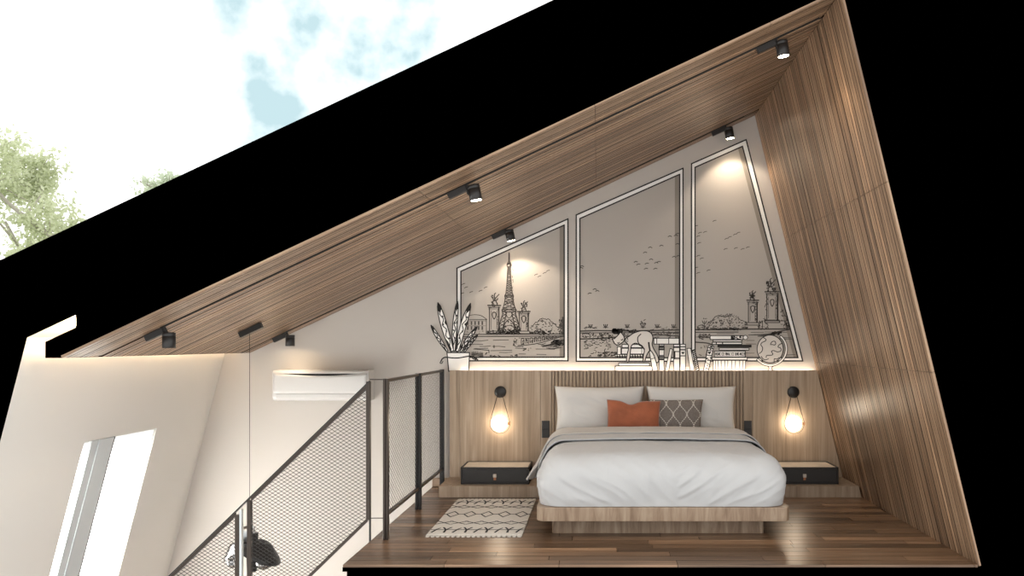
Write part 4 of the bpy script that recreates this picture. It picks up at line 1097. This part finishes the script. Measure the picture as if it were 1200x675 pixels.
d3 = MB(); scribble(d3, 898, 909, 330, 342, 14, 3, .8, spread=2); scribble(d3, 878, 886, 343, 352, 10, 2.4, .8, spread=2); line(d3, [(911.4, 346), (911.4, 374)], 1.0); line(d3, [(887.2, 356), (887.2, 377)], 1.0); scribble(d3, 833, 872, 384.6, 386.6, 20, 3, .7, spread=.2); scribble(d3, 900, 916, 388.4, 392, 12, 4, 1.2, ang=-.25, spread=.1); scribble(d3, 921, 927, 372, 386, 16, 3, .9, ang=1.2, spread=.6)
under2(d3, 'ink_accents', 'ink', w3)

# --- drawn objects that stand on the ledge
def drawn(name, pts, closed=True, fill='white_paint', wd=1.0, extra=None, fl_='f3', ll='l3', lab=None):
    a_ = MB(); poly(a_, pts, fl_); o = under2(a_, name, fill, mu)
    b_ = MB(); line(b_, pts, wd, ll, closed=True)
    if extra: extra(b_)
    under2(b_, 'ink_outline', 'ink', o)
    if lab: o['label'] = lab
    return o
def rect(x0, y0, x1, y1): return [(x0, y0), (x1, y0), (x1, y1), (x0, y1)]
LV = [0]
def nxt():
    """every drawn item gets a depth of its own, a tenth of a millimetre over the last"""
    LV[0] += 1; a_, b_ = 'F%d' % LV[0], 'L%d' % LV[0]
    LAY[a_] = -.0050 - LV[0] * .00022; LAY[b_] = LAY[a_] - .00012
    return dict(fl_=a_, ll=b_), b_
def book(pts, ex=None, wd=.75, fill='white_paint', lab=None):
    kw, b_ = nxt(); drawn('painted_book', pts, fill=fill, wd=wd, extra=(lambda mb: ex(mb, b_)) if ex else None, lab=lab, **kw)
def heart(mb, x, y, s, lay): 
    poly(mb, [(x, y + s), (x - s, y - .1 * s), (x - s * .9, y - .7 * s), (x - .45 * s, y - .9 * s), (x, y - .5 * s), (x + .45 * s, y - .9 * s), (x + s * .9, y - .7 * s), (x + s, y - .1 * s)], lay)
BTM = 434.9
# books behind the cat
book(rect(680, 429.5, 721, BTM)) if False else None
book(rect(729, 403.6, 754, 407.4)); book(rect(728.4, 408.2, 755, 414.8), lambda m, l: line(m, [(752, 408.4), (752, 414.6)], .5, l)); book(rect(723.4, 406.4, 727.6, 415.6))
book(rect(721, 415.4, 757, 417.6), lambda m, l: [line(m, [(x, 415.6), (x + .5, 418.8)], 1.0, l) for x in range(723, 757, 3)])
book(rect(725, 425.6, 761, 428.7)); book(rect(721, 429, 764, BTM))
book(rect(766.2, 396.4, 795.6, 403.2), lambda m, l: (line(m, [(769.6, 396.4), (769.6, 403.2)], .7, l), line(m, [(783.6, 396.4), (783.6, 403.2)], .7, l)))
book([(760.8, 411.6), (765.6, 410.2), (770.8, 434), (764.8, BTM)], lambda m, l: line(m, [(762, 421), (767.6, 419.5)], .6, l))
book(rect(772.4, 403.6, 778, BTM), lambda m, l: [line(m, [(772.4, y), (778, y)], w_, l) for y, w_ in ((405.4, 1), (407, 1.6), (409.4, 1.8), (416.6, 1), (418.4, 1.6), (420.6, 1.4), (421.6, .7))])
book([(785.2, 408.2), (788.2, 409.4), (783.4, BTM), (779.2, BTM)])
book(rect(789.4, 403.6, 796.2, BTM), lambda m, l: [line(m, [(789.4, y), (796.2, y)], w_, l) for y, w_ in ((406.8, 1.6), (412, .9), (419.6, .9), (420.8, .6))] + [line(m, [(790.4, 412), (790.4, 419.6)], 1.6, l)])
book([(804.9, 408.2), (809.3, 408.2), (813.9, BTM), (808.9, BTM)])
book([(811.2, 410.4), (814, 409.6), (819.4, BTM), (815.8, BTM)], lambda m, l: [line(m, [(811.4 + k * .41, 411.6 + k * 2.1), (814.2 + k * .46, 410 + k * 2.1)], 1.2, l) for k in range(12)])
book(rect(797, 403.4, 803.2, BTM), lambda m, l: ([line(m, [(797, y), (803.2, y)], w_, l) for y, w_ in ((406.4, 1), (409.4, .8), (410.6, .5), (417, .9))], heart(m, 800.2, 413.6, 1.7, l)))
# globe side
book([(830, 404.6), (836.5, 405.6), (829.8, BTM), (824.2, BTM)], lambda m, l: (scribble(m, 827, 833, 418, 433, 20, 2, .7, l, spread=3), scribble(m, 830.5, 835.5, 405.5, 410, 9, 2, .8, l, spread=3), heart(m, 831.2, 413.4, 1.8, l), line(m, [(828.6, 410.4), (835.3, 411.2), (834, 416.8), (827.4, 416)], .8, l, closed=True)))
def dividers(m, l):
    for x in (838.5, 841.2, 845, 849.3, 852.7, 857.4, 861.6, 866.6, 870.5): line(m, [(x, 422.6), (x, BTM)], .6, l)
for k, (x0, x1) in enumerate(((835.8, 838.4), (838.4, 841.2), (841.2, 845), (845, 849.3), (849.3, 852.7), (852.7, 857.4), (857.4, 861.6), (861.6, 866.6), (866.6, 870.5), (870.5, 873.4))):
    book(rect(x0, 422.4, x1, BTM), wd=.6)
book(rect(834.3, 418.8, 875.4, 421.8))
def lettering(m, l):
    # block capitals, too small in the photograph to read: the same run of groups and gaps
    x = 838.2
    groups = (4, 1, 3, 1, 4, 0, 1, 2, 0, 2, 0, 3, 1)
    random.seed(5); gl = 'H E N D B R A N K O C M U'.split()
    for gi, n_ in enumerate((4, 2, 4, 2, 3, 4)):
        for _ in range(n_):
            c = gl[(gi * 3 + _) % len(gl)]; w_ = 1.15; a_, b2 = 413.2, 416.4
            line(m, [(x, a_), (x, b2)], .55, l)
            if c in 'HENRAKMU': line(m, [(x + w_, a_ if c not in 'EK' else 414.8), (x + w_, b2)], .45, l)
            if c in 'EBDRAOC': line(m, [(x, a_), (x + w_, a_)], .45, l)
            if c in 'EBDOCU': line(m, [(x, b2), (x + w_, b2)], .45, l)
            if c in 'HEBRAK': line(m, [(x, 414.8), (x + w_, 414.8)], .4, l)
            if c in 'NM': line(m, [(x, a_), (x + w_, b2)], .4, l)
            x += 1.68
        x += .75
book(rect(837, 411.5, 873.2, 418.2), lettering)
book(rect(842.6, 407.9, 877.6, 410.2))
book(rect(841, 404.4, 880, 406.6), fill='ink', lab='black drawn book in the middle of the stack by the globe')
book(rect(834.6, 401.1, 869, 403.5), lambda m, l: (line(m, [(839.2, 401), (839.2, 403.6)], 1, l), line(m, [(846.6, 401), (846.6, 403.6)], 1, l)))
book(rect(835.4, 398.4, 869, 400.5)); 
book(rect(832, 393.4, 870.4, 397.9), lambda m, l: (poly(m, rect(856.2, 393.4, 858.5, 397.9), l), scribble(m, 858, 869.5, 393.8, 397.6, 26, 2.2, .8, l, spread=2)))
kw, b_ = nxt(); drawn('painted_coin', [(873.2 + 2.6 * math.cos(q * PI / 8), 395.5 + 2.5 * math.sin(q * PI / 8)) for q in range(16)], wd=.6, **kw)
# globe
kw, b_ = nxt()
gc = (902.2, 408.9)
def arc(cx_, cy_, r, a0, a1, n=28): return [(cx_ + r * math.cos(math.radians(a0 + (a1 - a0) * k / n)), cy_ - r * math.sin(math.radians(a0 + (a1 - a0) * k / n))) for k in range(n + 1)]
st = arc(gc[0], gc[1], 20.3, 52, -142) + arc(gc[0], gc[1], 17.8, -142, 52)
drawn('painted_globe_stand', st, wd=.6, **kw)
kw, b_ = nxt()
drawn('painted_globe_stand', [(899.6, 429.2), (905.6, 429.2), (903.8, 431), (904.2, 433.2), (906.5, BTM), (898, BTM), (900.6, 433.2), (901, 431)], wd=.6, **kw)
kw, b_ = nxt()
def gx(l): return [(876 + x / 12.98, 385 + y / 12.98) for x, y in l]
def conts(m):
    for l in ([(235, 135), (275, 165), (265, 190), (215, 215), (200, 250), (225, 290), (215, 345), (175, 380)], [(345, 235), (370, 200), (410, 195), (425, 225), (410, 250), (380, 245), (345, 245)], [(520, 225), (480, 245), (460, 280), (500, 300), (500, 340), (450, 355), (390, 335), (360, 350), (380, 385), (360, 405), (290, 410), (280, 440)], [(205, 425), (230, 460), (270, 475), (315, 460)], [(400, 500), (405, 460), (440, 465), (480, 440)]):
        line(m, smooth(gx(l), 4), .75, b_)
drawn('painted_globe', [(gc[0] + 15.3 * math.cos(q * PI / 24), gc[1] + 16.2 * math.sin(q * PI / 24)) for q in range(48)], wd=.8, fill='cat_paint', extra=conts, **kw)
# cat
def cp(l): return [(710 + x / 10.88, 375 + y / 10.88) for x, y in l]
kw, b_ = nxt()
body = cp([(235, 255), (262, 228), (300, 205), (340, 175), (400, 150), (460, 138), (530, 142), (575, 168), (597, 210), (597, 260), (588, 305), (600, 350), (628, 402), (656, 450), (672, 520), (650, 545), (635, 520), (612, 452), (572, 392), (548, 400), (514, 460), (495, 525), (474, 522), (478, 450), (490, 390), (470, 350), (430, 322), (395, 300), (360, 300), (325, 330), (312, 400), (305, 470), (285, 532), (262, 515), (270, 440), (285, 380), (285, 320), (262, 292)])
def catx(m):
    line(m, smooth(cp([(445, 180), (410, 215), (405, 260), (420, 300), (460, 330), (492, 372)]), 4), .9, b_)
    line(m, cp([(545, 290), (552, 340), (560, 380)]), 1.6, b_); scribble(m, 732.6, 736, 396, 401, 8, 1.4, .6, b_, spread=3)
drawn('painted_cat', smooth(body, 3, True), fill='cat_paint', wd=.95, extra=catx, lab='cream cat drawn bending down', **kw)
kw, b_ = nxt()
head = cp([(78, 240), (95, 270), (108, 298), (135, 318), (165, 316), (195, 298), (225, 275), (238, 240), (226, 200), (187, 152), (165, 182), (140, 208), (108, 238)])
def face(m):
    line(m, smooth(cp([(148, 290), (160, 298), (172, 286)]), 3), .8, b_); line(m, smooth(cp([(195, 252), (206, 256), (214, 242)]), 3), .8, b_); line(m, cp([(128, 312), (140, 322)]), .8, b_)
drawn('painted_cat', head, fill='cat_paint', wd=.95, extra=face, lab='drawn head of the cat', **kw)
# potted plant
def pp(l): return [(500 + x / 7.33, 345 + y / 7.33) for x, y in l]
def leaf(tip, base, wid, bend=0, seedv=0):
    (tx, ty), (bx, by) = tip, base; L_ = math.hypot(bx - tx, by - ty); ux, uy = (bx - tx) / L_, (by - ty) / L_; nx, ny = -uy, ux
    def pt(t_, s): c = bend * math.sin(PI * t_); return (tx + ux * L_ * t_ + nx * (s + c), ty + uy * L_ * t_ + ny * (s + c))
    n = 14; wf = lambda t_: wid * math.sin(PI * min(1, t_ ** .75) * .86 + .02) ** .8
    pts = [pt(k / n, wf(k / n)) for k in range(n + 1)] + [pt(k / n, -wf(k / n)) for k in range(n, 0, -1)]
    kw, b2 = nxt()
    def ex(m):
        random.seed(seedv)
        poly(m, pp([pt(0, 0), pt(.07, wf(.07)), pt(.16, wf(.16)), pt(.2, 0), pt(.13, -wf(.13)), pt(.05, -wf(.05))]), b2)
        line(m, smooth(pp([pt(.12 + k * .11, (wf(.12 + k * .11) * .45) * (1 if k % 2 else -1)) for k in range(8)]), 3), .9, b2)
        for k in range(4):
            t_ = .28 + k * .15; c = pp([pt(t_, random.uniform(-.5, .5) * wf(t_))])[0]; line(m, [c, (c[0] + .5, c[1] + .8)], 1.2, b2)
        poly(m, pp([pt(.7, wf(.7)), pt(.8, wf(.8) * .3), pt(.95, 0), pt(1, wf(1) * .8), pt(.85, wf(.85))]), b2)
        poly(m, pp([pt(.35, -wf(.35)), pt(.42, -wf(.42) * .4), pt(.5, -wf(.5))]), b2)
    drawn('painted_leaf', pp(pts), wd=.95, extra=ex, **kw)
leaf((436, 278), (292, 492), 15, 6, 1); leaf((440, 348), (325, 492), 12, 5, 2); leaf((40, 265), (180, 488), 15, 4, 3); leaf((268, 60), (236, 486), 19, 8, 4)
leaf((100, 72), (222, 488), 26, 6, 5); leaf((379, 78), (262, 488), 25, 8, 6)
kw, b_ = nxt()
def rope(m): line(m, smooth(pp([(125, 575), (138, 552), (165, 540), (220, 545), (280, 545), (350, 533), (385, 533), (415, 548), (440, 560)]), 4), 1.2, b_); line(m, smooth(pp([(385, 533), (400, 552), (425, 560), (432, 545)]), 4), .8, b_); line(m, smooth(pp([(125, 575), (118, 588), (132, 592), (142, 575)]), 4), .8, b_)
drawn('painted_pot', pp([(177, 500), (370, 500), (364, 659), (192, 659)]), wd=1.0, extra=rope, **kw)

# ------------------------------------------------------------------ trees behind the building
def tree(name, label, x, y, z0, h, spread, seedv, nleaf, lsize, lm, layered=False):
    rnd = random.Random(seedv)
    r = thing(name, label, 'tree', (x, y, z0))
    wd = MB(); tips = []
    def grow(p, d, l, rad, lev):
        pts = [p.copy()]; dd = d.copy(); n = 5
        for i in range(n):
            dd = (dd + Vector((rnd.uniform(-.16, .16), rnd.uniform(-.16, .16), rnd.uniform(-.06, .12)))).normalized(); pts.append(pts[-1] + dd * l / n)
        wd.tube(pts, [rad * (1 - .45 * i / n) for i in range(n + 1)], 6)
        if lev >= 2: tips.extend(pts[1:])
        if lev < 4:
            for k in range(3 if lev else 7):
                q = pts[rnd.randint(2, n)] if lev else pts[1 + k % 5]; a_ = rnd.uniform(0, 2 * PI)
                side = Vector((math.cos(a_), math.sin(a_), rnd.uniform(.0, .7) if not layered else rnd.uniform(-.05, .25))).normalized()
                nd_ = (dd * (.45 if lev else .2) + side).normalized()
                grow(q, nd_, l * (.62 if lev else spread / h * .8), rad * .5, lev + 1)
    grow(Vector((0, 0, 0)), Vector((0, 0, 1)), h * .82, h * .018, 0)
    wd.build('trunk', 'bark', r)
    lf_ = MB()
    for _ in range(nleaf):
        c = rnd.choice(tips) + Vector((rnd.gauss(0, .16), rnd.gauss(0, .16), rnd.gauss(0, .12 if not layered else .05)))
        a_ = Vector((rnd.gauss(0, 1), rnd.gauss(0, 1), rnd.gauss(0, 1))).normalized(); b_ = a_.orthogonal().normalized(); s = lsize * rnd.uniform(.6, 1.3)
        lf_.add([c - a_ * s, c - b_ * s * .45, c + a_ * s, c + b_ * s * .45], [(0, 1, 2, 3)])
    lf_.build('foliage', lm, r)
tree('tree', 'pale green leafy tree at the left edge beyond the roof', -15.9, 15, -3, 9.0, 4.6, 5, 22000, .085, 'leaf')
tree('tree', 'small tuft of a tree top showing above the roof slope', -12.1, 21, -3, 10.6, 3.0, 12, 9000, .08, 'leaf2', True)
